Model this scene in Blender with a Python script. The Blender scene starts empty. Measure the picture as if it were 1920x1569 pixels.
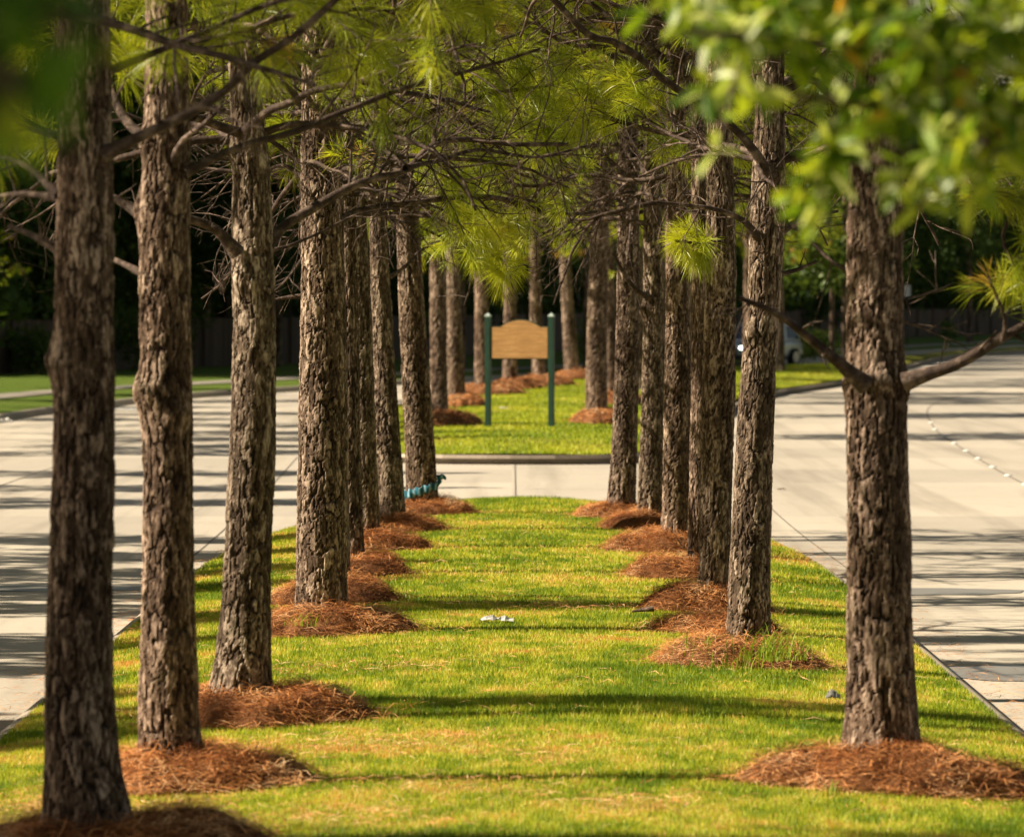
import bpy, math, random, time
import numpy as np
from mathutils import Vector
T_START = time.time()
random.seed(7)
rng = np.random.default_rng(11)
scn = bpy.context.scene
COL = scn.collection
F = 10000.0      # focal length in photo pixels
CX, HY = 960.0, 558.0
ZC = 2.75        # camera height over the road

def P(px, py, d):
    return np.array([(px - CX) / F * d, d, ZC - (py - HY) / F * d])
def dist_at(py, z):
    return F * (ZC - z) / (py - HY)

# ------------------------------------------------------------------ mesh helpers
def mesh_np(name, V, Fc, attrs=None, mats=(), smooth=False, midx=None):
    V = np.asarray(V, dtype=np.float32); Fc = np.asarray(Fc, dtype=np.int32)
    me = bpy.data.meshes.new(name)
    nf, k = Fc.shape
    me.vertices.add(len(V)); me.vertices.foreach_set('co', V.ravel())
    me.loops.add(nf * k); me.loops.foreach_set('vertex_index', Fc.ravel())
    me.polygons.add(nf)
    me.polygons.foreach_set('loop_start', np.arange(nf, dtype=np.int32) * k)
    try: me.polygons.foreach_set('loop_total', np.full(nf, k, dtype=np.int32))
    except Exception: pass
    for m in mats: me.materials.append(m)
    if midx is not None: me.polygons.foreach_set('material_index', np.asarray(midx, dtype=np.int32))
    me.polygons.foreach_set('use_smooth', np.full(nf, smooth, dtype=bool))
    for a, v in (attrs or {}).items():
        at = me.attributes.new(a, 'FLOAT', 'POINT')
        at.data.foreach_set('value', np.asarray(v, dtype=np.float32))
    me.update(calc_edges=True)
    return me

def link(name, me, parent=None, loc=(0, 0, 0), rotz=0.0, scale=None):
    o = bpy.data.objects.new(name, me)
    o.location = loc; o.rotation_euler = (0, 0, rotz)
    if scale is not None: o.scale = (scale,) * 3 if np.isscalar(scale) else scale
    if parent is not None: o.parent = parent
    COL.objects.link(o)
    return o

def tag(o, label=None, cat=None, group=None, kind=None):
    if label: o['label'] = label
    if cat: o['category'] = cat
    if group: o['group'] = group
    if kind: o['kind'] = kind
    return o

class MB:
    """collects triangles / quads (stored as quads, tri = repeated last vertex avoided) as polygons"""
    def __init__(s): s.v = []; s.f = []; s.m = []
    def add(s, verts, faces, m=0):
        b = len(s.v); s.v += [tuple(map(float, p)) for p in verts]
        s.f += [tuple(i + b for i in f) for f in faces]; s.m += [m] * len(faces)
    def box(s, x0, x1, y0, y1, z0, z1, m=0):
        s.add([(x0,y0,z0),(x1,y0,z0),(x1,y1,z0),(x0,y1,z0),(x0,y0,z1),(x1,y0,z1),(x1,y1,z1),(x0,y1,z1)],
              [(0,3,2,1),(4,5,6,7),(0,1,5,4),(1,2,6,5),(2,3,7,6),(3,0,4,7)], m)
    def cyl(s, c, r, h, axis='z', n=20, r2=None, m=0):
        r2 = r if r2 is None else r2
        vs = []
        for k, rr in ((0, r), (1, r2)):
            for i in range(n):
                a = 2 * math.pi * i / n
                u, w = rr * math.cos(a), rr * math.sin(a); t = h * k
                p = {'z': (u, w, t), 'y': (u, t, w), 'x': (t, u, w)}[axis]
                vs.append((c[0] + p[0], c[1] + p[1], c[2] + p[2]))
        fs = [(i, (i + 1) % n, n + (i + 1) % n, n + i) for i in range(n)] + [tuple(range(n))[::-1], tuple(range(n, 2 * n))]
        s.add(vs, fs, m)
    def build(s, name, mats, parent=None, loc=(0, 0, 0), rotz=0, smooth=False, bevel=0):
        me = bpy.data.meshes.new(name); me.from_pydata(s.v, [], s.f)
        for mm in (mats if isinstance(mats, (list, tuple)) else [mats]): me.materials.append(mm)
        me.polygons.foreach_set('material_index', s.m)
        if smooth: me.polygons.foreach_set('use_smooth', [True] * len(s.f))
        me.update()
        o = link(name, me, parent, loc, rotz)
        if bevel:
            b = o.modifiers.new('bevel', 'BEVEL'); b.width = bevel; b.segments = 2; b.limit_method = 'ANGLE'
        return o

# ------------------------------------------------------------------ noise
def hsh(ix, iy, iz, seed=0):
    h = (ix.astype(np.int64) * 374761393 + iy.astype(np.int64) * 668265263 + iz.astype(np.int64) * 2147483647 + seed * 974711)
    h = (h ^ (h >> 13)) * 1274126177
    h = (h ^ (h >> 16)) & 0xffffff
    return h / float(0xffffff)
def vnoise(x, y, z, seed=0):
    x = np.asarray(x, float); y = np.asarray(y, float) + 0 * x; z = np.asarray(z, float) + 0 * x
    ix, iy, iz = np.floor(x), np.floor(y), np.floor(z)
    fx, fy, fz = x - ix, y - iy, z - iz
    fx, fy, fz = [t * t * (3 - 2 * t) for t in (fx, fy, fz)]
    r = 0
    for a in (0, 1):
        for b in (0, 1):
            for c in (0, 1):
                w = (fx if a else 1 - fx) * (fy if b else 1 - fy) * (fz if c else 1 - fz)
                r = r + w * hsh(ix + a, iy + b, iz + c, seed)
    return r
def fbm(x, y, z, o=3, seed=0):
    r = 0; a = .5; s = 0
    for i in range(o):
        r = r + a * vnoise(np.asarray(x) * 2 ** i, np.asarray(y) * 2 ** i, np.asarray(z) * 2 ** i, seed + i * 17); s += a; a *= .5
    return r / s

# ------------------------------------------------------------------ materials
def new_mat(name):
    m = bpy.data.materials.new(name); m.use_nodes = True
    nt = m.node_tree; nt.nodes.clear()
    out = nt.nodes.new('ShaderNodeOutputMaterial')
    return m, nt, out
def N(nt, typ, **kw):
    n = nt.nodes.new(typ)
    for k, v in kw.items():
        if k in n.inputs: n.inputs[k].default_value = v
        else: setattr(n, k, v)
    return n
def ramp(nt, src, stops, interp='LINEAR'):
    r = nt.nodes.new('ShaderNodeValToRGB'); cr = r.color_ramp; cr.interpolation = interp
    while len(cr.elements) < len(stops): cr.elements.new(.5)
    for e, (p, c) in zip(cr.elements, stops):
        e.position = p; e.color = tuple(c) + (1,) if len(c) == 3 else c
    nt.links.new(src, r.inputs[0]); return r
def mixc(nt, fac, a, b, blend='MIX'):
    m = nt.nodes.new('ShaderNodeMix'); m.data_type = 'RGBA'; m.blend_type = blend
    for idx, v in ((0, fac), (6, a), (7, b)):
        if hasattr(v, 'links') or hasattr(v, 'is_linked'): nt.links.new(v, m.inputs[idx])
        else: m.inputs[idx].default_value = v if idx == 0 else tuple(v) + (1,)
    return m.outputs[2]
def noise(nt, vec, scale, detail=4, rough=.55, dist=0):
    n = nt.nodes.new('ShaderNodeTexNoise'); n.inputs['Scale'].default_value = scale
    n.inputs['Detail'].default_value = detail; n.inputs['Roughness'].default_value = rough; n.inputs['Distortion'].default_value = dist
    if vec is not None: nt.links.new(vec, n.inputs['Vector'])
    return n.outputs['Fac']
def mapv(nt, vec, scale=(1, 1, 1)):
    m = nt.nodes.new('ShaderNodeMapping'); m.inputs['Scale'].default_value = scale
    nt.links.new(vec, m.inputs['Vector']); return m.outputs[0]
def bump(nt, h, strength, distance=.01):
    b = nt.nodes.new('ShaderNodeBump'); b.inputs['Strength'].default_value = strength; b.inputs['Distance'].default_value = distance
    nt.links.new(h, b.inputs['Height']); return b.outputs[0]
def princ(nt, out, color, rough=.8, spec=.3, normal=None, metallic=0, coat=0):
    b = nt.nodes.new('ShaderNodeBsdfPrincipled')
    if hasattr(color, 'is_linked'): nt.links.new(color, b.inputs['Base Color'])
    else: b.inputs['Base Color'].default_value = tuple(color) + (1,)
    if hasattr(rough, 'is_linked'): nt.links.new(rough, b.inputs['Roughness'])
    else: b.inputs['Roughness'].default_value = rough
    b.inputs['Specular IOR Level'].default_value = spec
    b.inputs['Metallic'].default_value = metallic; b.inputs['Coat Weight'].default_value = coat
    if normal is not None: nt.links.new(normal, b.inputs['Normal'])
    if out is not None: nt.links.new(b.outputs[0], out.inputs[0])
    return b
def attr(nt, name):
    a = nt.nodes.new('ShaderNodeAttribute'); a.attribute_name = name; return a.outputs['Fac']
def objcoord(nt): return nt.nodes.new('ShaderNodeTexCoord').outputs['Object']
def worldpos(nt): return nt.nodes.new('ShaderNodeNewGeometry').outputs['Position']
def simple(name, color, rough=.6, spec=.4, var=.15, scale=8, metallic=0, bmp=0, coat=0):
    m, nt, out = new_mat(name); oc = objcoord(nt)
    n = noise(nt, oc, scale)
    c = ramp(nt, n, [(.3, [x * (1 - var) for x in color]), (.7, [min(1, x * (1 + var)) for x in color])]).outputs[0]
    princ(nt, out, c, rough, spec, bump(nt, n, bmp) if bmp else None, metallic, coat)
    return m
def leafmat(name, stops, rough=.5, spec=.4, trans=.35, transcol=None, src='rnd'):
    m, nt, out = new_mat(name)
    c = ramp(nt, attr(nt, src), stops).outputs[0]
    b = princ(nt, None, c, rough, spec)
    t = nt.nodes.new('ShaderNodeBsdfTranslucent')
    tc = mixc(nt, 1.0, c, transcol or (1.3, 1.25, .6), 'MULTIPLY')
    nt.links.new(tc, t.inputs[0])
    mx = nt.nodes.new('ShaderNodeMixShader'); mx.inputs[0].default_value = trans
    nt.links.new(b.outputs[0], mx.inputs[1]); nt.links.new(t.outputs[0], mx.inputs[2])
    nt.links.new(mx.outputs[0], out.inputs[0])
    return m

def make_bark(name, light=1.0):
    m, nt, out = new_mat(name); oc = objcoord(nt)
    tone = attr(nt, 'tone'); crack = attr(nt, 'crack')
    fine = noise(nt, mapv(nt, oc, (60, 60, 22)), 1.0, 5, .65)
    tn = nt.nodes.new('ShaderNodeMath'); tn.operation = 'MULTIPLY_ADD'; tn.inputs[1].default_value = .55
    nt.links.new(tone, tn.inputs[0]); nt.links.new(fine, tn.inputs[2])
    L = light
    plate = ramp(nt, tn.outputs[0], [(.3, (.020*L, .011*L, .007*L)), (.56, (.048*L, .030*L, .019*L)), (.78, (.135*L, .093*L, .066*L)), (1.0, (.52*L, .42*L, .35*L))]).outputs[0]
    lich = ramp(nt, noise(nt, mapv(nt, oc, (9, 9, 5)), 1.0, 6, .7), [(.56, (0, 0, 0)), (.66, (1, 1, 1))]).outputs[0]
    lf = nt.nodes.new('ShaderNodeMath'); lf.operation = 'MULTIPLY'; lf.inputs[1].default_value = .45
    nt.links.new(lich, lf.inputs[0])
    plate = mixc(nt, lf.outputs[0], plate, (.095*L, .085*L, .038*L))
    oi = nt.nodes.new('ShaderNodeObjectInfo')
    plate = mixc(nt, 1.0, plate, ramp(nt, oi.outputs['Random'], [(0, (.85, .82, .79)), (.35, (1.08, 1.0, .92)), (.7, (.97, .99, .93)), (1, (1.15, 1.1, 1.05))]).outputs[0], 'MULTIPLY')
    big = ramp(nt, noise(nt, mapv(nt, oc, (2.5, 2.5, .9)), 1.0, 3, .5), [(.38, (.66, .62, .60)), (.62, (1.12, 1.1, 1.08))]).outputs[0]
    plate = mixc(nt, 1.0, plate, big, 'MULTIPLY')
    col = mixc(nt, crack, (.018, .009, .006), plate)
    fb = noise(nt, mapv(nt, oc, (120, 120, 60)), 1.0, 4, .7)
    princ(nt, out, col, .85, .25, bump(nt, fb, .7, .006))
    return m
BARK = make_bark('pine_bark')
m, nt, out = new_mat('twig_bark'); oc = objcoord(nt)
c = ramp(nt, noise(nt, oc, 14, 4), [(.35, (.03, .017, .012)), (.52, (.07, .045, .032)), (.72, (.25, .18, .14))]).outputs[0]
princ(nt, out, c, .8, .3, bump(nt, noise(nt, oc, 70, 3), .8, .01)); TWIG = m
NEEDLE = leafmat('pine_needle', [(0, (.14, .20, .012)), (.5, (.31, .37, .02)), (.9, (.56, .55, .035)), (1, (.46, .30, .06))], .38, .5, .45)
GRASS = leafmat('grass_blade', [(0, (.13, .22, .012)), (.35, (.35, .42, .022)), (.62, (.56, .56, .045)), (.82, (.74, .62, .20)), (1, (.66, .32, .09))], .55, .3, .35)
STRAW = leafmat('pine_straw', [(0, (.08, .025, .010)), (.25, (.34, .12, .036)), (.6, (.74, .33, .11)), (1, (.85, .58, .32))], .6, .3, .12, (1, 1, 1))
BROAD = leafmat('broad_leaf', [(0, (.06, .13, .006)), (.4, (.22, .33, .014)), (.76, (.44, .50, .04)), (.85, (.56, .62, .34)), (.985, (.60, .66, .44)), (1, (.60, .34, .05))], .42, .6, .48)
SHADEB = leafmat('shaded_broad_leaf', [(0, (.04, .11, .01)), (.7, (.12, .24, .015)), (1, (.45, .48, .03))], .4, .4, .45)  # darker copy of the broad leaf, shade put into its colour
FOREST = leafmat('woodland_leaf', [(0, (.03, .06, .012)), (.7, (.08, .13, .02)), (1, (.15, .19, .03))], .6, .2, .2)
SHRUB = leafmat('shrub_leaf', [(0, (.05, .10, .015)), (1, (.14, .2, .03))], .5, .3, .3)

def make_ground(name, g1, g2, dry, soil, bm=.5, brown=.60):
    m, nt, out = new_mat(name); wp = worldpos(nt)
    n1 = noise(nt, wp, .9, 5, .6); n2 = noise(nt, wp, 14, 4, .7); n3 = noise(nt, wp, 60, 3, .7)
    c = mixc(nt, n1, g1, g2)
    c = mixc(nt, ramp(nt, noise(nt, wp, .5, 6, .7), [(brown - .08, (0, 0, 0)), (brown + .08, (1, 1, 1))]).outputs[0], c, dry)
    c = mixc(nt, ramp(nt, n3, [(.42, (1, 1, 1)), (.58, (0, 0, 0))]).outputs[0], c, soil)
    princ(nt, out, c, .95, .1, bump(nt, n3, bm, .03))
    return m
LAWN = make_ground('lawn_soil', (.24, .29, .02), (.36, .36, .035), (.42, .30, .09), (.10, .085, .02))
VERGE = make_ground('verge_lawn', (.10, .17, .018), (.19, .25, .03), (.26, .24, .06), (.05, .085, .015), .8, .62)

def make_concrete(name, c0, c1, c2):
    m, nt, out = new_mat(name); wp = worldpos(nt)
    n1 = noise(nt, mapv(nt, wp, (.35, .08, .3)), 1.0, 6, .65); n2 = noise(nt, wp, 3.0, 6, .7); n3 = noise(nt, wp, 45, 4, .7)
    c = mixc(nt, n1, c0, c1)
    c = mixc(nt, ramp(nt, n2, [(.55, (0, 0, 0)), (.75, (.6, .6, .6))]).outputs[0], c, c2)
    c = mixc(nt, ramp(nt, n3, [(.3, (.25, .25, .25)), (.5, (0, 0, 0))]).outputs[0], c, c2)
    sn = nt.nodes.new('ShaderNodeVectorMath'); sn.operation = 'SNAP'; sn.inputs[1].default_value = (4.1, 6.1, 50)
    nt.links.new(wp, sn.inputs[0]); wn = nt.nodes.new('ShaderNodeTexWhiteNoise'); nt.links.new(sn.outputs[0], wn.inputs[0])
    c = mixc(nt, 1.0, c, ramp(nt, wn.outputs[0], [(0, (.86, .85, .84)), (1, (1.06, 1.05, 1.03))]).outputs[0], 'MULTIPLY')
    st = noise(nt, mapv(nt, wp, (1.3, .045, 1)), 1.0, 4, .6)
    c = mixc(nt, 1.0, c, ramp(nt, st, [(.36, (.78, .77, .76)), (.5, (1, 1, 1))]).outputs[0], 'MULTIPLY')
    sp = noise(nt, wp, 1.7, 3, .5)
    c = mixc(nt, ramp(nt, sp, [(.70, (0, 0, 0)), (.76, (.5, .5, .5))]).outputs[0], c, (.16, .14, .12))
    rg = ramp(nt, n1, [(.4, (.65, .65, .65)), (.6, (.85, .85, .85))]).outputs[0]
    princ(nt, out, c, rg, .35, bump(nt, n3, .25, .01))
    return m
CONC = make_concrete('road_concrete', (.42, .375, .305), (.52, .47, .39), (.31, .27, .22))
KERBM = make_concrete('kerb_concrete', (.36, .30, .235), (.45, .39, .31), (.16, .12, .09))
WALKM = make_concrete('walk_concrete', (.26, .23, .19), (.34, .30, .25), (.18, .16, .13))
TAR = simple('tar_joint', (.15, .13, .11), .8, .3, .3, 4)
WHITE = simple('white_paint', (.75, .74, .70), .5, .4, .08, 6)
PAPER = simple('paper_litter', (.45, .44, .41), .7, .3, .12, 12)
m, nt, out = new_mat('mound_soil'); oc = objcoord(nt)
n1 = noise(nt, oc, 9, 6, .7); n3 = noise(nt, oc, 60, 4, .8)
c = ramp(nt, n1, [(.3, (.07, .035, .02)), (.5, (.20, .085, .035)), (.7, (.34, .16, .07))]).outputs[0]
princ(nt, out, c, .95, .1, bump(nt, n3, .9, .03)); SOIL = m
m, nt, out = new_mat('damp_concrete')
princ(nt, out, (.26, .24, .21), .3, .5); DAMP = m
m, nt, out = new_mat('fence_board'); oc = objcoord(nt)
w = nt.nodes.new('ShaderNodeTexNoise'); w.inputs['Scale'].default_value = 1.0; nt.links.new(mapv(nt, oc, (5, 5, .4)), w.inputs['Vector'])
princ(nt, out, ramp(nt, w.outputs['Fac'], [(.3, (.06, .043, .034)), (.7, (.14, .10, .08))]).outputs[0], .85, .2); FENCE = m

# ------------------------------------------------------------------ plan of roads and medians
def catmull(pts, step=.5):
    pts = [np.array(p, float) for p in pts]
    pts = [2 * pts[0] - pts[1]] + pts + [2 * pts[-1] - pts[-2]]
    out = []
    for i in range(1, len(pts) - 2):
        p0, p1, p2, p3 = pts[i - 1:i + 3]
        n = max(2, int(np.linalg.norm(p2 - p1) / step))
        for k in range(n):
            t = k / n
            out.append(.5 * ((2 * p1) + (-p0 + p2) * t + (2 * p0 - 5 * p1 + 4 * p2 - p3) * t * t + (-p0 + 3 * p1 - 3 * p2 + p3) * t ** 3))
    out.append(pts[-2]); return np.array(out)
def resample(pl, n):
    s = np.r_[0, np.cumsum(np.linalg.norm(np.diff(pl, axis=0), axis=1))]
    t = np.linspace(0, s[-1], n)
    return np.stack([np.interp(t, s, pl[:, k]) for k in range(pl.shape[1])], 1)
HW, Y0N, Y1N = 3.15, 47.0, 67.6
NL = Y1N - Y0N
def halfw(y):
    y = np.asarray(y, float)
    t = np.clip((y - Y0N) / (Y1N - Y0N), 0, 1)
    return HW * np.sqrt(np.clip(1 - t ** 2.6, 0, 1))
KW = .18
def zmed(x, y):
    w = np.maximum(halfw(y), .02)
    u = np.clip(np.abs(np.asarray(x)) / w, 0, 1)
    return .145 + .13 * np.clip(1 - u ** 2.2, 0, 1) * np.clip((Y1N - np.asarray(y)) / 2.6, 0, 1) ** .7 + .012 * (fbm(np.asarray(x) * .9, np.asarray(y) * .5, 0, 3, 5) - .5)
# far median: left and right edges
FL = catmull([(-.2, 88.0), (-1.7, 88.7), (-2.75, 92), (-3.1, 100), (-3.0, 115), (-2.75, 129), (-1.4, 147), (1.56, 171), (4.6, 184), (10.6, 205), (18, 238), (27, 275), (45, 340)])
FR = catmull([(.2, 88.0), (1.5, 88.2), (2.5, 90.6), (3.2, 96), (4.0, 110), (5.3, 130), (7.3, 149), (10.5, 169), (15.4, 208), (20, 242), (26, 267), (44, 330)])
nF = 420
FLr, FRr = resample(FL, nF), resample(FR, nF)
def far_surface(i, u):
    p = FLr[i] * (1 - u)[..., None] + FRr[i] * u[..., None] if np.ndim(u) else FLr[i] * (1 - u) + FRr[i] * u
    return p
def grid_faces(a, b):
    i = np.arange(a - 1)[:, None] * b + np.arange(b - 1)[None, :]
    return np.stack([i, i + 1, i + b + 1, i + b], -1).reshape(-1, 4)

# roads : one concrete sheet from left outer kerb to the right
OL = catmull([(-12.7, -12), (-12.6, 60), (-12.2, 90), (-11.3, 118), (-10.7, 128), (-8.8, 145), (-6.1, 157), (-2.7, 171), (2.2, 187), (5.6, 198), (12, 226), (20, 262), (31, 305), (52, 375)], 1.0)
ORr = catmull([(12.6, -12), (12.6, 60), (12.9, 90), (14, 115), (15.5, 135), (18.5, 153), (22, 170), (27, 205), (33, 237), (40, 260), (60, 325), (75, 365)], 1.0)
nR = 300
OLr, ORs = resample(OL, nR), resample(ORr, nR)
U = np.linspace(0, 1, 24)
R = OLr[:, None, :] * (1 - U)[None, :, None] + ORs[:, None, :] * U[None, :, None]
V = np.concatenate([R, np.zeros((nR, 24, 1))], -1).reshape(-1, 3)
tag(link('road', mesh_np('road', V, grid_faces(nR, 24)[:, ::-1], mats=[CONC])), 'pale concrete road with tarred joints either side of the median', kind='structure')
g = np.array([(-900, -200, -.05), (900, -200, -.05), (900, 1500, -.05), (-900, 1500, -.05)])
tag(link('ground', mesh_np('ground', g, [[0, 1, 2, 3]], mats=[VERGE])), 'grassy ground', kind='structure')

def normals2d(pl):
    t = np.gradient(pl, axis=0); t /= np.linalg.norm(t, axis=1)[:, None] + 1e-9
    return np.stack([-t[:, 1], t[:, 0]], 1)     # left-hand normal
def sweep(name, pl, prof, mat, zoff=0, side=1, **kw):
    """prof: list of (offset to the side, z)"""
    n = normals2d(pl) * side
    k = len(prof)
    V = np.zeros((len(pl), k, 3))
    for j, (o, z) in enumerate(prof):
        V[:, j, :2] = pl + n * o; V[:, j, 2] = z + zoff
    f = grid_faces(len(pl), k)
    if side < 0: f = f[:, ::-1]
    return link(name, mesh_np(name, V.reshape(-1, 3), f, mats=[mat]))
KP = [(0, -.02), (.01, .05), (.035, .10), (.065, .13), (.10, .15), (.14, .157), (KW - .01, .157), (KW, .10)]
tag(sweep('kerb', OLr, KP, KERBM), 'low concrete kerb along the far left verge', kind='structure')
tag(sweep('kerb', ORs, KP, KERBM, side=-1), 'low concrete kerb along the right verge', kind='structure')
# near median kerb loop
yy = np.concatenate([np.linspace(-8, 47, 60)[:-1], 47 + NL * np.sin(np.linspace(0, 1, 60) * math.pi / 2)])
left = np.stack([-halfw(yy), yy], 1); right = np.stack([halfw(yy), yy], 1)[::-1]
loop = np.concatenate([left[:-1], right[0:]])
loop = resample(loop, 700)
tag(sweep('kerb', loop, KP, KERBM, side=-1), 'rounded concrete kerb round the end of the near median', kind='structure')
floop = np.concatenate([FL[::-1], FR]); floop = resample(floop, 1400)
tag(sweep('kerb', floop, KP, KERBM, side=-1), 'concrete kerb curving round the far median', kind='structure')
# near median surface
ys = np.concatenate([np.linspace(-8, 47, 200)[:-1], 47 + NL * np.sin(np.linspace(0, .995, 120) * math.pi / 2)])
us = np.linspace(-1, 1, 41)
w = np.maximum(halfw(ys) - KW + .005, .01)
X = w[:, None] * us[None, :]; Y = np.repeat(ys[:, None] , 41, 1)
Y = np.where(Y > 47, 47 + (Y - 47) * (1 - (KW) / NL), Y)
Z = zmed(X, Y)
V = np.stack([X, Y, Z], -1).reshape(-1, 3)
tag(link('median_lawn', mesh_np('median_lawn', V, grid_faces(len(ys), 41)[:, ::-1], mats=[LAWN], smooth=True)), 'humped lawn of the near median', kind='structure')
# far median surface
us2 = np.linspace(0, 1, 25)
pl = FLr[:, None, :] * (1 - us2)[None, :, None] + FRr[:, None, :] * us2[None, :, None]
pl[:, 0] += (pl[:, 12] - pl[:, 0]) / (np.linalg.norm(pl[:, 12] - pl[:, 0], axis=1)[:, None] + 1e-6) * np.minimum(KW - .01, .45 * np.linalg.norm(pl[:, 12] - pl[:, 0], axis=1))[:, None]
pl[:, -1] += (pl[:, 12] - pl[:, -1]) / (np.linalg.norm(pl[:, 12] - pl[:, -1], axis=1)[:, None] + 1e-6) * np.minimum(KW - .01, .45 * np.linalg.norm(pl[:, 12] - pl[:, -1], axis=1))[:, None]
zf = .15 + .12 * (1 - np.abs(2 * us2 - 1) ** 2.2)[None, :] * np.clip((np.arange(nF) / 12.0), 0, 1)[:, None]
V = np.concatenate([pl, zf[..., None]], -1)
keep = np.arange(2, nF); V = V[keep]
FARV = V.copy()
tag(link('median_lawn', mesh_np('median_lawn', V.reshape(-1, 3), grid_faces(len(keep), 25)[:, ::-1], mats=[LAWN], smooth=True)), 'lawn of the far median curving away to the right', kind='structure')
# verges
def vergeprof(): return [(KW - .02, .15), (2.4, .19), (8, .25), (16, .28), (70, .3)]
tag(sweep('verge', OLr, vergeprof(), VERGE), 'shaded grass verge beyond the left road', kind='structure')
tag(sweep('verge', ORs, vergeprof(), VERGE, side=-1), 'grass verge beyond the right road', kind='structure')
tag(sweep('sidewalk', OLr, [(2.7, .12), (2.7, .225), (3.9, .235), (3.9, .12)], WALKM), 'narrow concrete sidewalk along the left verge', kind='structure')
# tarred joints
def strip(pts, wd, z=.004):
    pl = catmull(pts, 1.0); n = normals2d(pl)
    V = np.zeros((len(pl), 2, 3)); V[:, 0, :2] = pl + n * wd / 2; V[:, 1, :2] = pl - n * wd / 2; V[:, :, 2] = z
    return V.reshape(-1, 3), grid_faces(len(pl), 2)
VV, FF, base = [], [], 0
lanes = [([(-7.5, -8), (-7.5, 60), (-7.4, 90), (-6.9, 118), (-5.9, 135), (-3.7, 152), (0, 172)], .025),
         ([(7.55, -8), (7.5, 60), (7.55, 78), (8.2, 97), (9.0, 114), (10.7, 136), (13.6, 156), (17.5, 178), (22, 212), (30, 248)], .03),
         ([(-3.42, 52), (-3.4, 60), (-3.5, 76), (-3.7, 92)], .02), ([(3.42, 52), (3.36, 62), (3.4, 72), (3.6, 88)], .02),
         ([(.05, 68.0), (.05, 87.9)], .02)]
zz = .004
for y in np.arange(-2, 230, 6.1):
    for a, b in (((-12.5), -3.45), (3.45, 12.5)):
        if y < 86: lanes.append(([(a, y), (b, y)], .008))
lanes.append(([(-3.4, 76.5), (3.4, 76.5)], .02)); lanes.append(([(-3.4, 83), (3.4, 83)], .012))
for i, (pts, wd) in enumerate(lanes):
    v, f = strip(pts, wd, .004 if i < 5 else .003)
    VV.append(v); FF.append(f + base); base += len(v)
tag(link('road_joint', mesh_np('road_joint', np.concatenate(VV), np.concatenate(FF), mats=[TAR])), 'dark tarred joints of the concrete road', kind='structure')

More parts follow.
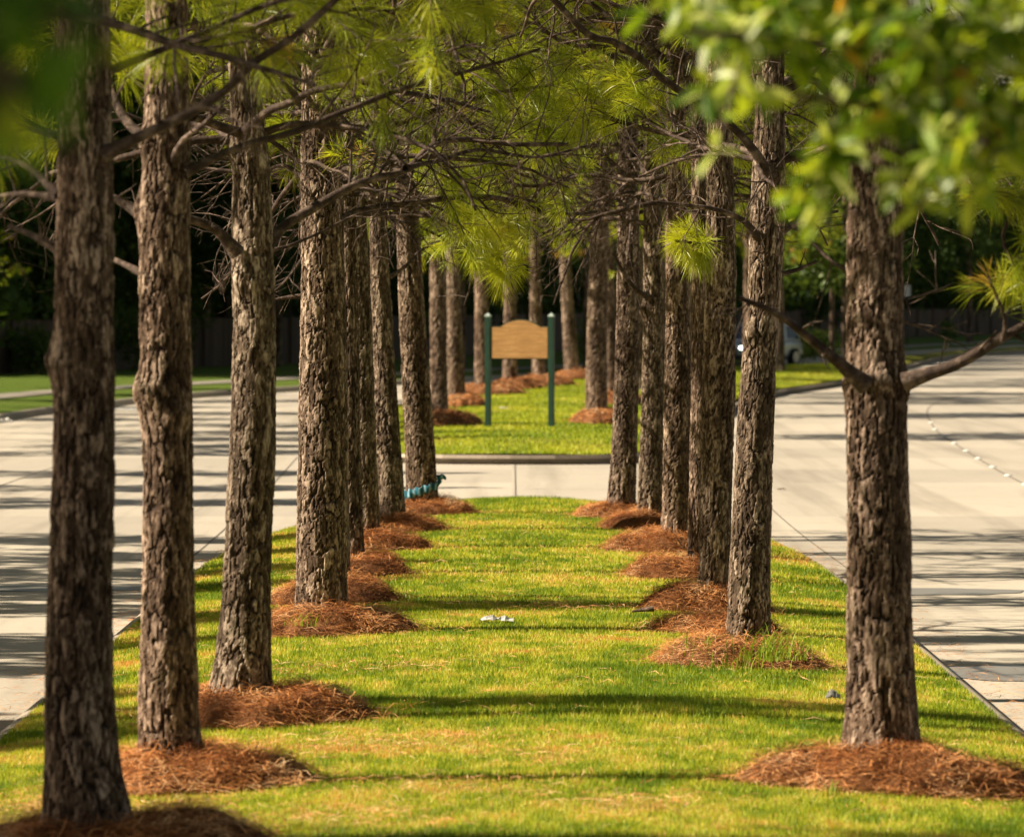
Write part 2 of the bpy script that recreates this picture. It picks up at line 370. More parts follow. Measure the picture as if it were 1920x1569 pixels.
# ------------------------------------------------------------------ trunks
def trunk_mesh(name, cl, nt_, dz, ztop_fine, seed, bumps=(), mat=BARK, depth=1.0):
    """cl: rows (x, y, z, r) relative to the base, z increasing"""
    cl = np.array(cl, float)
    zf = np.arange(cl[0, 2], min(ztop_fine, cl[-1, 2]), dz)
    zc = np.arange(zf[-1] + dz, cl[-1, 2], .12)
    z = np.concatenate([zf, zc, [cl[-1, 2]]])
    cx, cy, cr = [np.interp(z, cl[:, 2], cl[:, k]) for k in (0, 1, 3)]
    ker = np.ones(9) / 9
    if len(z) > 40:
        for a in (cx, cy, cr):
            p = np.r_[np.full(4, a[0]), a, np.full(4, a[-1])]; a[:] = np.convolve(p, ker, 'valid')
    th = np.arange(nt_) * 2 * math.pi / nt_
    TH, Z = np.meshgrid(th, z)
    rm = float(np.median(cr[:max(2, len(zf))])) * 2 * math.pi
    nu = max(6, int(round(rm / .042)))
    ct, st = np.cos(TH), np.sin(TH)
    k_ = float(np.median(cr)) * 1.0
    hx, hy = ct * cr[:, None], st * cr[:, None]
    wx = (fbm(ct * 2.2, st * 2.2, Z * 5, 3, seed) - .5) * 2.2 + (fbm(hx * 38, hy * 38, Z * 20, 2, seed + 1) - .5) * .6
    wz = (fbm(ct * 2.2 + 9, st * 2.2, Z * 6, 2, seed + 3) - .5) * 1.8 + (fbm(hx * 40, hy * 40, Z * 24, 2, seed + 6) - .5) * .6
    def voro(nu, sv, sd):
        u = TH / (2 * math.pi) * nu + wx; v = Z * sv + wz
        iu, iv = np.floor(u), np.floor(v)
        f1 = np.full(u.shape, 9.); f2 = np.full(u.shape, 9.); idt = np.zeros(u.shape)
        for a in (-1, 0, 1):
            for b in (-1, 0, 1):
                cu, cv = iu + a, iv + b
                cm = np.mod(cu, nu)
                jx = hsh(cm, cv, 0 * cm, sd); jy = hsh(cm, cv, 0 * cm + 1, sd)
                dd = np.hypot(cu + .15 + .7 * jx - u, cv + .15 + .7 * jy - v)
                idv = hsh(cm, cv, 0 * cm + 2, sd)
                nearer = dd < f1
                f2 = np.where(nearer, f1, np.minimum(f2, dd)); idt = np.where(nearer, idv, idt); f1 = np.where(nearer, dd, f1)
        return f2 - f1, idt
    e1, id1 = voro(nu, 4.3, seed)
    e2, id2 = voro(nu * 2 + 1, 15, seed + 7)
    vis = np.clip(fbm(hx * 14, hy * 14, Z * 7, 2, seed + 8) * 2.6 - .55, .12, 1)
    c1 = np.clip(e1 / (.07 + .16 * vis), 0, 1); c1 = 1 - (1 - c1 * c1 * (3 - 2 * c1)) * (.35 + .65 * vis)
    c2 = 1 - (1 - np.clip(e2 / .13, 0, 1)) * .75 * np.clip(fbm(hx * 22, hy * 22, Z * 10, 2, seed + 12) * 2.4 - .6, 0, 1)
    flk = fbm(hx * 55, hy * 55, Z * 22, 3, seed + 13)
    rr = cr[:, None]
    dep = np.clip(rr / .13, .35, 1.25) * depth
    disp = (-.017 * (1 - c1) + .006 * (id1 - .5) - .005 * (1 - c2) + .0035 * (id2 - .5) + .006 * (flk - .5) + .006 * (fbm(ct * 5, st * 5, Z * 9, 3, seed + 5) - .5)) * dep
    disp += .014 * (fbm(ct * 1.2, st * 1.2, Z * 1.4, 2, seed + 9) - .5) * dep
    zb = Z - Z[0, 0]
    flare = np.exp(-zb / .13) * np.clip(fbm(ct * 2.2, st * 2.2, 0, 2, seed + 4) - .25, 0, 1)
    rad = rr * (1 + flare * .55) + disp
    for (bz, bth, amp, sz) in bumps:
        dth = np.abs((TH - math.radians(bth) + math.pi) % (2 * math.pi) - math.pi) * rr
        rad += amp * np.exp(-((Z - bz) ** 2 + dth ** 2) / (2 * sz * sz)) * (.7 + .9 * fbm(ct * 8, st * 8, Z * 14, 2, seed + 2))
    V = np.stack([cx[:, None] + rad * ct, cy[:, None] + rad * st, Z], -1).reshape(-1, 3)
    nz = len(z)
    i = np.arange(nz - 1)[:, None] * nt_; j = np.arange(nt_)[None, :]; j2 = (j + 1) % nt_
    f = np.stack([i + j, i + j2, i + nt_ + j2, i + nt_ + j], -1).reshape(-1, 4)
    me = mesh_np(name, V, f, {'crack': np.clip(c1 * (.35 + .65 * c2), 0, 1).ravel(), 'tone': np.clip(id1 * .42 + id2 * .28 + flk * .5 - .1, 0, 1).ravel()}, [mat], smooth=False)
    return me

# ------------------------------------------------------------------ tubes and twigs
class Tubes:
    def __init__(s): s.V = []; s.F = []; s.n = 0
    def add(s, pts, r, k=5):
        pts = np.asarray(pts, float); r = np.asarray(r, float); n = len(pts)
        t = np.gradient(pts, axis=0); t /= np.linalg.norm(t, axis=1)[:, None] + 1e-9
        ref = np.array([0, 0, 1.]) if abs(t[:, 2]).mean() < .8 else np.array([1., 0, 0])
        u = np.cross(t, ref); u /= np.linalg.norm(u, axis=1)[:, None] + 1e-9
        w = np.cross(t, u)
        a = np.arange(k) * 2 * math.pi / k
        V = pts[:, None, :] + r[:, None, None] * (np.cos(a)[None, :, None] * u[:, None, :] + np.sin(a)[None, :, None] * w[:, None, :])
        i = np.arange(n - 1)[:, None] * k; j = np.arange(k)[None, :]; j2 = (j + 1) % k
        f = np.stack([i + j, i + j2, i + k + j2, i + k + j], -1).reshape(-1, 4)
        s.V.append(V.reshape(-1, 3)); s.F.append(f + s.n); s.n += n * k
    def mesh(s, name, mat=None):
        return mesh_np(name, np.concatenate(s.V), np.concatenate(s.F), mats=[mat or TWIG], smooth=True)
def unit(v): return v / (np.linalg.norm(v) + 1e-9)
def rvec(): return np.array([random.gauss(0, 1), random.gauss(0, 1), random.gauss(0, 1)])
def grow(T, tips, p, d, L, r0, lvl, maxl, curl=.22, up=.03, nch=5, dead=False, r1=None, ratio=.45):
    step = .10 if lvl < 2 else .07
    n = max(3, int(L / step)); pts = [p.copy()]; step = L / n
    bias = rvec() * .05
    kids = sorted(random.uniform(.18 if lvl else .3, .95) for _ in range(nch)) if lvl < maxl else []
    ki = 0
    for i in range(n):
        d = unit(d + rvec() * curl * .5 + bias + np.array([0, 0, up]))
        p = p + d * step; pts.append(p.copy())
        while ki < len(kids) and kids[ki] <= (i + 1) / n:
            side = unit(np.cross(d, rvec()))
            ang = random.uniform(.6, 1.15)
            cd = unit(d * math.cos(ang) + side * math.sin(ang) + np.array([0, 0, .12]))
            cl = L * ratio * random.uniform(.6, 1.2) * (1 - .45 * kids[ki])
            if cl > .08:
                grow(T, tips, p, cd, cl, max(.0022, (r0 * (1 - .7 * kids[ki])) * .5), lvl + 1, maxl, curl * 1.15, up, max(1, int(nch * .6)), dead, None, ratio * 1.05)
            ki += 1
    rr = np.linspace(r0, r1 if r1 is not None else max(.0018, r0 * .28), n + 1)
    T.add(pts, rr, 6 if lvl == 0 else (4 if lvl == 1 else 3))
    if not dead:
        tips.append((p, d))
        if L > .45: tips.append((pts[int(n * .72)], unit(pts[int(n * .72)] - pts[int(n * .72) - 1])))
def needles_mesh(name, tips, k=60, L=.17, wd=.0036, mat=None, tone=None, hi=None):
    wmul = 1.0
    if hi:
        wmul = np.repeat(np.r_[np.ones(len(tips)), np.full(len(hi), 2.4)], k)[:, None]; tips = tips + hi
    n = len(tips)
    Pp = np.array([t[0] for t in tips]); D = np.array([t[1] for t in tips])
    Pp = np.repeat(Pp, k, 0); Dr = np.repeat(D, k, 0)
    al = rng.random(n * k)
    S = Pp - Dr * (al ** 1.2 * .13)[:, None]
    per = rng.normal(size=(n * k, 3)); per -= (per * Dr).sum(1)[:, None] * Dr; per /= np.linalg.norm(per, axis=1)[:, None] + 1e-9
    ang = rng.uniform(.15, 1.15, n * k)
    dr = Dr * np.cos(ang)[:, None] + per * np.sin(ang)[:, None]
    dr[:, 2] -= .10
    dr /= np.linalg.norm(dr, axis=1)[:, None]
    LL = L * rng.uniform(.7, 1.15, n * k) * np.repeat(rng.uniform(.75, 1.15, n), k)
    sd = np.cross(dr, rng.normal(size=(n * k, 3))); sd /= np.linalg.norm(sd, axis=1)[:, None] + 1e-9
    mid = S + dr * (LL * .55)[:, None]
    E = S + dr * LL[:, None]; E[:, 2] -= LL * .12
    V = np.empty((n * k, 4, 3)); sd = sd * wmul; V[:, 0] = S - sd * wd * .35; V[:, 1] = mid - sd * wd * .5; V[:, 2] = E; V[:, 3] = mid + sd * wd * .5
    f = np.arange(n * k * 4).reshape(-1, 4)
    rn = np.repeat(rng.random(n), k) * .55 + rng.random(n * k) * .4
    old = np.repeat(rng.random(n) < .03, k); rn[old] = 1.0
    if tone is not None: rn = rn * .5 + tone
    return mesh_np(name, V.reshape(-1, 3), f, {'rnd': np.repeat(np.clip(rn, 0, 1), 4)}, [mat or NEEDLE])
def crown_variant(seed, z0=2.9, z1=10.6, nneed=46, bare_z=4.6, lmax=2.5, dens=1.0, wd=.0045, simple_=False):
    random.seed(seed)
    T = Tubes(); tips = []
    z = z0
    while z < z1:
        f = (z - z0) / (z1 - z0)
        nb = random.choice([3, 4, 4, 5]); a0 = random.random() * 6.28
        for b in range(nb):
            a = a0 + b * 6.28 / nb + random.uniform(-.4, .4)
            L = lmax * (math.sin(min(1, (f + .34) / .62) * math.pi / 2) if f < .35 else max(.18, 1 - (f - .35) / .72)) * random.uniform(.65, 1.1)
            el = math.radians(random.uniform(5, 28) + f * 28)
            d = np.array([math.cos(a) * math.cos(el), math.sin(a) * math.cos(el), math.sin(el)])
            dead = z < bare_z and random.random() < (.9 if z < 4.0 else .68) - .3 * max(0, (z - 4.4)) / 1.2
            r = .011 + .010 * L
            grow(T, tips, np.array([0, 0, z]) + d * .05, d, L, r, 0, 2, .17 if not dead else .24, .015 if not dead else -.01, int((7 if not dead else 9) * dens), dead)
        z += random.uniform(.30, .50)
    lo = [t for t in tips if t[0][2] < 6.0]; hi = [t for t in tips if t[0][2] >= 6.0]  # needles high in the crown are widened to cast denser shadows
    b = T.mesh('branchwork'); nm = needles_mesh('crown', lo, nneed, .18, wd, hi=hi)
    return b, nm
t0 = time.time()
CROWNS = [crown_variant(100 + i, 3.25, 10.6, 48, 5.2, 2.5, 1.0, .0046) for i in range(5)]
FARC = [crown_variant(400 + i, 4.3, 11.6, 36, 3.9, 2.7, .85, .011) for i in range(3)]
HIGHC = [crown_variant(200 + i, 4.3, 10.6, 44, 5.2, 2.3, .9, .0045) for i in range(2)]
LOWC = [crown_variant(300 + i, 4.2, 11.0, 32, 4.6, 2.6, .9, .012) for i in range(3)]
print('crowns', time.time() - t0, [len(c[1].polygons) for c in CROWNS])

def median_surface_z(x, y):
    if y < 80: return float(zmed(np.array(x), np.array(y)))
    return .26

def pine(label, px, width, base_d, seed, crown=0, rot=0., detail=1, bumps=(), group='pines planted in rows along the median', H=11.0, zb=None, name='pine_tree', crset=None, cs=1.0):
    """px: list of (x, y, width) from base upwards in photo pixels at distance base_d"""
    x0, y0, w0 = px[0]
    b = P(x0, y0, base_d)
    zb = b[2] if zb is None else zb
    root = bpy.data.objects.new(name, None); COL.objects.link(root)
    root.location = (b[0], base_d, zb); root.empty_display_size = .3
    tag(root, label, 'tree', group)
    rows = []
    for (x, y, w_) in px:
        q = P(x, y, base_d); rows.append((q[0] - b[0], 0, q[2] - zb, w_ / 2 / F * base_d))
    rows[0] = (rows[0][0], 0, 0, rows[0][3])
    rows.insert(0, (rows[0][0], 0, -.18, rows[0][3] * 1.12))
    xl, _, zl, rl = rows[-1]
    sl = (rows[-1][0] - rows[-2][0]) / max(.1, rows[-1][2] - rows[-2][2]) * .4
    for k in (1, 2, 3, 4):
        zz = zl + (H - zl) * k / 4
        rows.append((xl + sl * (zz - zl) * .5, 0, zz, max(.012, rl * (1 - .93 * k / 4))))
    nt_, dz = {2: (110, .011), 1: (72, .018), 0: (36, .05)}[detail]
    ztf = min(H, (y0 + 30) / F * base_d)
    me = trunk_mesh('trunk', rows, nt_, dz, ztf, seed, bumps)
    link('trunk', me, root)
    if crown is not None:
        bw, nd = (crset or CROWNS)[crown]
        xo = float(np.interp(5.0, [r[2] for r in rows], [r[0] for r in rows]))
        link('branchwork', bw, root, (xo, 0, 0), rot, cs); link('crown', nd, root, (xo, 0, 0), rot, cs)
    root['d'] = base_d; del root['d']
    return root
MH = .14
D = lambda py: dist_at(py, .27 + MH)
trees = {}
def TREE(key, label, px, seed, **kw):
    d = D(px[0][1]); trees[key] = (pine(label, px, None, d, seed, **kw), d)
TREE('T1', 'nearest pine in the left row, dark trunk wholly in shade at the left edge',
     [(162,1525,160),(155,1450,142),(150,1300,130),(150,1100,124),(157,800,115),(158,690,116),(157,600,112),(160,350,104),(158,0,96)], 1, crown=0, rot=.3, detail=2, bumps=[(2.05, 200, .035, .06)], crset=HIGHC)
TREE('T2', 'second pine in the left row, sunlit trunk with a knobbly burr at mid height',
     [(318,1412,122),(315,1330,112),(315,1100,100),(315,900,92),(312,760,96),(308,600,95),(308,420,94),(313,250,88),(312,0,76)], 2, crown=1, rot=1.3, crset=HIGHC, detail=2, bumps=[(1.85, 190, .03, .07), (1.86, 245, .03, .05), (1.75, 300, .02, .05), (2.8, 180, .03, .07), (3.15,210,.03,.06)])
TREE('T3', 'third pine in the left row, leaning trunk flaring wide at its mound',
     [(450,1302,122),(455,1240,106),(460,1150,96),(466,1000,90),(475,800,86),(478,600,80),(474,450,78),(472,300,68),(462,200,60),(450,0,50)], 3, crown=2, rot=2.2, detail=2, bumps=[(2.45, 250, .035, .06), (3.2, 200, .03, .06)])
TREE('T4', 'thickest straight pine in the left row, with green sprouts at its foot',
     [(602,1148,98),(603,1080,96),(605,1000,96),(606,800,92),(606,600,86),(603,450,78),(601,300,72),(598,150,64),(598,0,56)], 4, crown=3, rot=.9, detail=2)
TREE('T5', 'pine hidden close behind the thickest left pine', [(628,1092,60),(626,800,50),(624,500,44)], 5, crown=0, rot=4, detail=0)
TREE('T6', 'slim pine peeping out just right of the thickest left pine', [(658,1046,52),(655,800,42),(652,500,38),(650,300,32)], 6, crown=1, rot=5, detail=1)
TREE('T7', 'pine in the left row whose foot meets the third mound from the row end', [(690,1002,46),(684,850,44),(676,600,44),(668,420,40),(665,250,34)], 7, crown=2, rot=.2, detail=1)
TREE('T8', 'pine in the left row next before the one with the blue cloth', [(736,970,50),(729,850,50),(718,650,42),(710,450,34),(706,300,28)], 8, crown=4, rot=3, detail=1)
TREE('T9', 'last pine of the left row, with a blue cloth tied round its foot', [(792,941,60),(788,850,56),(775,650,50),(766,450,44),(762,300,38)], 9, crown=3, rot=2, detail=1)
TREE('R1', 'nearest pine in the right row, big trunk forking two bare limbs at head height',
     [(1653,1410,152),(1651,1340,136),(1650,1200,126),(1648,1000,120),(1644,850,116),(1642,720,120),(1640,640,110),(1640,450,106),(1645,200,94),(1652,0,86)], 11, crown=0, rot=1.9, crset=HIGHC, detail=2, bumps=[(1.9, 200, .02, .05), (1.9, 330, .03, .05), (1.92,280,.02,.04)])
TREE('R2', 'slender sunlit pine in the right row, rising from weeds on its mound',
     [(1402,1202,84),(1404,1100,78),(1412,900,72),(1422,700,66),(1431,560,62),(1438,430,66),(1441,330,62),(1443,200,54),(1448,0,48)], 12, crown=0, rot=2.8, detail=2, bumps=[(2.1, 230, .025, .05), (2.75, 250, .02, .05),(3.2,300,.025,.05)])
TREE('R3', 'broad dark pine standing close behind the slender right-hand one', [(1338,1107,60),(1342,950,60),(1349,700,62),(1352,500,58),(1350,300,50)], 13, crown=1, rot=3.4, crset=HIGHC, detail=1)
TREE('R4', 'thin pine squeezed between two broader trunks of the right row', [(1309,1050,40),(1311,800,34),(1312,600,30),(1310,400,28)], 14, crown=0, rot=1.1, crset=HIGHC, detail=1)
TREE('R5', 'mossy-footed pine third from the road end of the right row', [(1268,1005,60),(1270,850,54),(1271,600,46),(1268,400,42)], 15, crown=2, rot=2.4, detail=1)
TREE('R6', 'dark pine second from the road end of the right row', [(1220,966,50),(1223,800,44),(1226,600,40),(1224,400,36)], 16, crown=4, rot=5.2, detail=1, bumps=[(2.2, 200, .04, .05)])
TREE('R7', 'last pine of the right row beside the concrete crossing', [(1164,946,54),(1170,850,48),(1178,600,44),(1178,420,40)], 17, crown=0, rot=.6, detail=1)
FARB = 2.34
def FT(label, px, seed, crown, rot):
    d = F * FARB / (px[0][1] - HY)
    trees['F%d' % seed] = (pine(label, px, None, d, seed, crown=crown % 3, crset=FARC, rot=rot, detail=0, group='pines on the far median', H=12), d)
FT('nearest left pine of the far median, pale trunk left of the sign', [(824,782,34),(821,600,30),(820,450,28)], 21, 0, 1)
FT('second pale pine on the far median, left of the sign', [(856,748,36),(852,600,28),(850,450,26)], 22, 1, 2)
FT('far median pine just behind the left post of the sign', [(905,727,32),(903,600,26),(903,480,24)], 23, 2, 3)
FT('far median pine seen behind the left half of the sign board', [(957,718,30),(957,600,25),(956,480,22)], 24, 3, 4)
FT('far median pine seen behind the right half of the sign board', [(1012,712,28),(1005,600,22),(1003,480,20)], 25, 4, 5)
FT('far median pine leaning left, just right of the sign', [(1073,700,30),(1066,600,24),(1059,480,20)], 26, 0, 6)
FT('large pine with its own mound right of the sign on the far median', [(1118,778,42),(1119,600,38),(1125,450,34)], 27, 1, 2.5)
FT('pale pine half behind the large one right of the sign', [(1146,745,24),(1143,600,22),(1141,450,20)], 28, 2, 3.5)
FT('far median pine seen between the last two trunks of the right row', [(1198,722,26),(1196,600,24),(1194,450,22)], 29, 3, .5)
FT('far median pine between the trunks of the right row, deeper in', [(1242,712,22),(1242,600,20),(1240,450,18)], 30, 4, 1.5)
FT('lone dark pine on the far median in front of the silver car', [(1464,688,16),(1463,600,14),(1462,480,12)], 31, 0, 5.5)
for k, (px_, py_) in enumerate([(1295, 700), (1338, 696), (1402, 692)]):
    FT('%s far median pine mostly hidden behind the right row' % ['left', 'middle', 'right'][k], [(px_, py_, 20), (px_, 600, 17), (px_, 480, 15)], 32 + k, k + 1, k * 1.7)

# ------------------------------------------------------------------ hand placed limbs
def limb(key, pts, w0, w1, seed, dy=0.0, dy1=0.0, dead=True, nch=8, Lc=.6, tufts=0, k=70, ratio=.5, needleL=.2, label=None, up=.0, tone=None, start=.2):
    root, d = trees[key]; random.seed(seed)
    n = len(pts)
    W = np.array([P(x, y, d + dy + (dy1 - dy) * i / (n - 1)) for i, (x, y) in enumerate(pts)])
    pl = catmull(W, .06)
    m_ = len(pl)
    wob = np.stack([fbm(np.arange(m_) * .12, seed, q, 2, seed) - .5 for q in range(3)], 1) * .045
    wob *= np.clip(np.arange(m_) / 8., 0, 1)[:, None]; pl = pl + wob
    r = np.linspace(w0, w1, m_) / 2 / F * d * (1 + .22 * (vnoise(np.arange(m_) * .35, seed, 0, seed) - .5))
    r[:3] *= np.array([1.5, 1.28, 1.1])[:min(3, m_)]
    T = Tubes(); tips = []
    off = np.array(root.location)
    pl = pl - off
    T.add(pl, r, 10)
    for i in range(nch):
        f = start + (1 - start) * (i + random.random()) / nch
        j = min(m_ - 2, int(f * m_)); t = unit(pl[j + 1] - pl[j])
        side = unit(np.cross(t, rvec())); side = unit(side + np.array([0, 0, .15]))
        dd = unit(t * random.uniform(.3, .9) + side)
        grow(T, tips, pl[j], dd, Lc * random.uniform(.5, 1.2) * (1.1 - .4 * f), max(.004, r[j] * .42), 1, 3, .30, up, 4, dead, None, ratio)
    if not dead: tips.append((pl[-1], unit(pl[-1] - pl[-3])))
    o = link('branch', T.mesh('branch'), root)
    if tips and not dead: link('needles', needles_mesh('needles', tips, k, needleL, .0042, tone=tone), o)
    return o
# left row, first pine
limb('T1', [(195,290),(270,252),(350,210),(420,160),(470,112),(560,60),(650,-20)], 20, 12, 41, -.1, -.5, nch=7, Lc=.5)
limb('T1', [(130,20),(230,50),(330,75),(420,100),(500,130),(590,160)], 20, 8, 42, -.15, -.6, nch=9, Lc=.5)
limb('T1', [(190,140),(260,112),(340,78),(430,40),(540,-5)], 14, 9, 43, 0, .4, nch=7, Lc=.5, dead=False)
limb('T1', [(110,365),(55,320),(-10,298)], 14, 9, 44, 0, .2, nch=5, Lc=.4)
limb('T1', [(112,470),(60,442),(15,427)], 13, 10, 45, 0, .1, nch=2, Lc=.22)
limb('T1', [(110,372),(50,362),(-10,366)], 12, 8, 46, .1, .4, nch=6, Lc=.4)
limb('T1', [(110,255),(50,235),(-10,190)], 14, 10, 47, .1, .4, nch=6, Lc=.4, dead=False)
# second
limb('T2', [(345,325),(420,290),(500,260),(575,238),(640,215),(700,190),(800,150),(900,125),(1010,90)], 15, 7, 51, -.1, .6, nch=14, Lc=.75, start=.35)
limb('T2', [(275,412),(235,385),(205,370),(150,365)], 18, 11, 52, .1, .6, nch=3, Lc=.3)
limb('T2', [(270,515),(240,500),(212,488)], 12, 10, 53, 0, .2, nch=0)
limb('T2', [(280,265),(235,225),(200,150),(190,60)], 20, 12, 54, .1, .6, nch=6, Lc=.5, dead=False)
limb('T2', [(325,300),(345,262),(380,237),(420,200)], 13, 8, 55, -.1, -.3, nch=4, Lc=.4)
limb('T2', [(340,90),(450,60),(560,30),(700,20)], 13, 8, 56, .1, .6, nch=10, Lc=.7, dead=False)
# third
limb('T3', [(445,475),(405,432),(355,410),(300,395),(235,378)], 20, 11, 61, -.15, -.4, nch=4, Lc=.35)
limb('T3', [(492,475),(530,425),(600,382),(670,343),(720,328),(762,315),(810,272),(880,262),(960,270),(1060,268)], 19, 8, 62, 0, 1.0, nch=22, Lc=.8, start=.3)
limb('T3', [(762,315),(830,300),(900,282),(1000,290),(1110,270)], 9, 5, 63, .5, 1.5, nch=16, Lc=.65, start=.1)
limb('T3', [(470,255),(420,238),(360,218)], 21, 13, 64, 0, -.4, nch=2, Lc=.3)
limb('T3', [(762,315),(735,290),(690,262),(640,215),(600,170)], 10, 5, 65, .4, 1.3, nch=12, Lc=.6, start=.1)
limb('T3', [(470,470),(520,465),(580,440),(660,405),(740,395)], 7, 4, 66, .1, .8, nch=9, Lc=.5)
# fourth and behind
limb('T4', [(635,415),(680,395),(780,382),(870,370),(950,375),(1040,400),(1120,395)], 15, 6, 71, 0, 1.0, nch=18, Lc=.8, start=.1)
limb('T4', [(565,556),(540,558),(514,563)], 8, 6, 72, 0, 0, nch=3, Lc=.15)
limb('T4', [(630,300),(700,250),(800,210),(920,180),(1040,160)], 14, 7, 73, 0, .8, nch=16, Lc=.9, start=.15)
limb('T4', [(630,170),(720,120),(840,100),(980,60)], 12, 7, 74, 0, .8, nch=14, Lc=.9, dead=False, start=.15)
limb('T4', [(575,340),(530,310),(480,330)], 9, 5, 75, 0, .3, nch=6, Lc=.5, dead=False)
limb('T7', [(700,330),(760,300),(840,290),(930,310),(1010,340)], 9, 4, 76, 0, .5, nch=20, Lc=.9, start=.1)
limb('T8', [(730,520),(760,500),(790,470),(830,450),(870,455)], 7, 4, 77, 0, .3, nch=6, Lc=.4)
limb('T8', [(720,340),(800,330),(900,350),(1000,380),(1100,380)], 8, 4, 79, 0, .5, nch=20, Lc=1.0, start=.1)
# drooping tufted twig left of the sign
limb('T6', [(664,405),(740,400),(820,412),(880,440),(912,470)], 7, 4, 78, 0, .3, dead=False, nch=6, Lc=.55, k=120, needleL=.25, up=-.06, start=.55, tone=.42)
# right row
limb('R1', [(1622,722),(1590,695),(1560,668),(1500,620),(1450,585),(1384,560)], 26, 9, 81, -.2, -.5, nch=5, Lc=.35, start=.35)
limb('R1', [(1695,716),(1740,700),(1790,683),(1850,652),(1935,605)], 24, 16, 82, -.15, -.3, nch=3, Lc=.25, start=.5)
limb('R1', [(1880,640),(1885,600),(1870,560),(1850,520)], 8, 5, 83, -.3, -.4, dead=False, nch=3, Lc=.2, k=40, start=.3)
limb('R1', [(1700,560),(1740,550),(1770,545)], 4, 2.5, 84, .3, .6, nch=4, Lc=.3, start=.2)
limb('R1', [(1690,600),(1740,620),(1790,640)], 4, 2.5, 85, .3, .6, nch=4, Lc=.3, start=.2)
limb('R1', [(1595,510),(1560,490),(1520,450),(1490,425)], 8, 5, 86, .1, .6, nch=5, Lc=.45, start=.2)
limb('R1', [(1675,410),(1740,380),(1800,355),(1930,380)], 12, 8, 87, .1, .5, nch=5, Lc=.5, start=.2, dead=False)
limb('R1', [(1930,330),(1900,400),(1880,440),(1905,500)], 10, 5, 88, .6, .6, nch=6, Lc=.4, start=.1, dead=False)
limb('R2', [(1420,445),(1395,415),(1350,393),(1300,384),(1238,380)], 12, 6, 91, -.1, -.4, nch=8, Lc=.4, start=.3)
limb('R2', [(1462,435),(1490,418),(1530,405),(1570,395)], 13, 6, 92, 0, .2, nch=6, Lc=.35)
limb('R2', [(1445,335),(1415,285),(1360,230),(1300,190),(1245,150),(1205,112),(1150,75),(1100,60),(1030,-10)], 17, 11, 93, -.3, -.9, nch=6, Lc=.5, start=.3)
limb('R2', [(1462,515),(1500,505),(1532,492)], 8, 6, 94, 0, .1, nch=2, Lc=.15)
limb('R2', [(1420,300),(1350,290),(1280,300),(1200,330)], 10, 5, 95, 0, .5, nch=14, Lc=.7, start=.2)
limb('R3', [(1330,468),(1300,455),(1268,450)], 8, 5, 96, -.6, -.9, dead=False, nch=5, Lc=.2, k=120, needleL=.21, start=.1, tone=.45)
limb('R3', [(1340,455),(1325,460),(1318,475)], 6, 4, 97, -.6, -.8, dead=False, nch=3, Lc=.12, k=110, needleL=.2, start=.1, tone=.4)
limb('R6', [(1222,560),(1195,545),(1172,515),(1150,472)], 10, 7, 98, -.1, -.2, nch=2, Lc=.3)
limb('R5', [(1255,330),(1180,340),(1100,330),(1010,350),(930,340)], 10, 5, 99, 0, .6, nch=22, Lc=1.0, start=.1)
limb('R6', [(1215,420),(1150,410),(1070,400),(980,420)], 8, 4, 101, 0, .5, nch=18, Lc=.9, start=.1)
limb('R3', [(1340,260),(1240,250),(1140,220),(1050,200)], 12, 6, 102, 0, .6, nch=14, Lc=.7, start=.15, dead=False)
# pine cone on the third pine
def cone():
    root, d = trees['T3']; p = P(417, 538, d) - np.array(root.location)
    mb = MB()
    for r_ in range(9):
        f = r_ / 8; R_ = .022 * math.sin(.5 + f * 2.2)
        for q in range(8):
            a = q * .785 + r_ * .4; z = .035 - f * .07
            c_, s_ = math.cos(a), math.sin(a)
            o_ = (p[0] + c_ * R_, p[1] + s_ * R_, p[2] + z)
            mb.add([(p[0] + c_ * R_ * .3, p[1] + s_ * R_ * .3, p[2] + z + .006), (o_[0] - s_ * .006, o_[1] + c_ * .006, o_[2] - .004), (p[0] + c_ * (R_ + .006), p[1] + s_ * (R_ + .006), p[2] + z - .008), (o_[0] + s_ * .006, o_[1] - c_ * .006, o_[2] - .004)], [(0, 1, 2, 3)])
    mb.build('pine_cone', TWIG, root)
    T = Tubes(); q = [P(478, 500, d), P(440, 500, d - .1), P(410, 495, d - .1), P(417, 525, d)]
    T.add(catmull([x - np.array(root.location) for x in q], .05), np.full(len(catmull(q, .05)), .003), 5)
    link('branch', T.mesh('branch'), root)
cone()
print('limbs', time.time() - T_START)

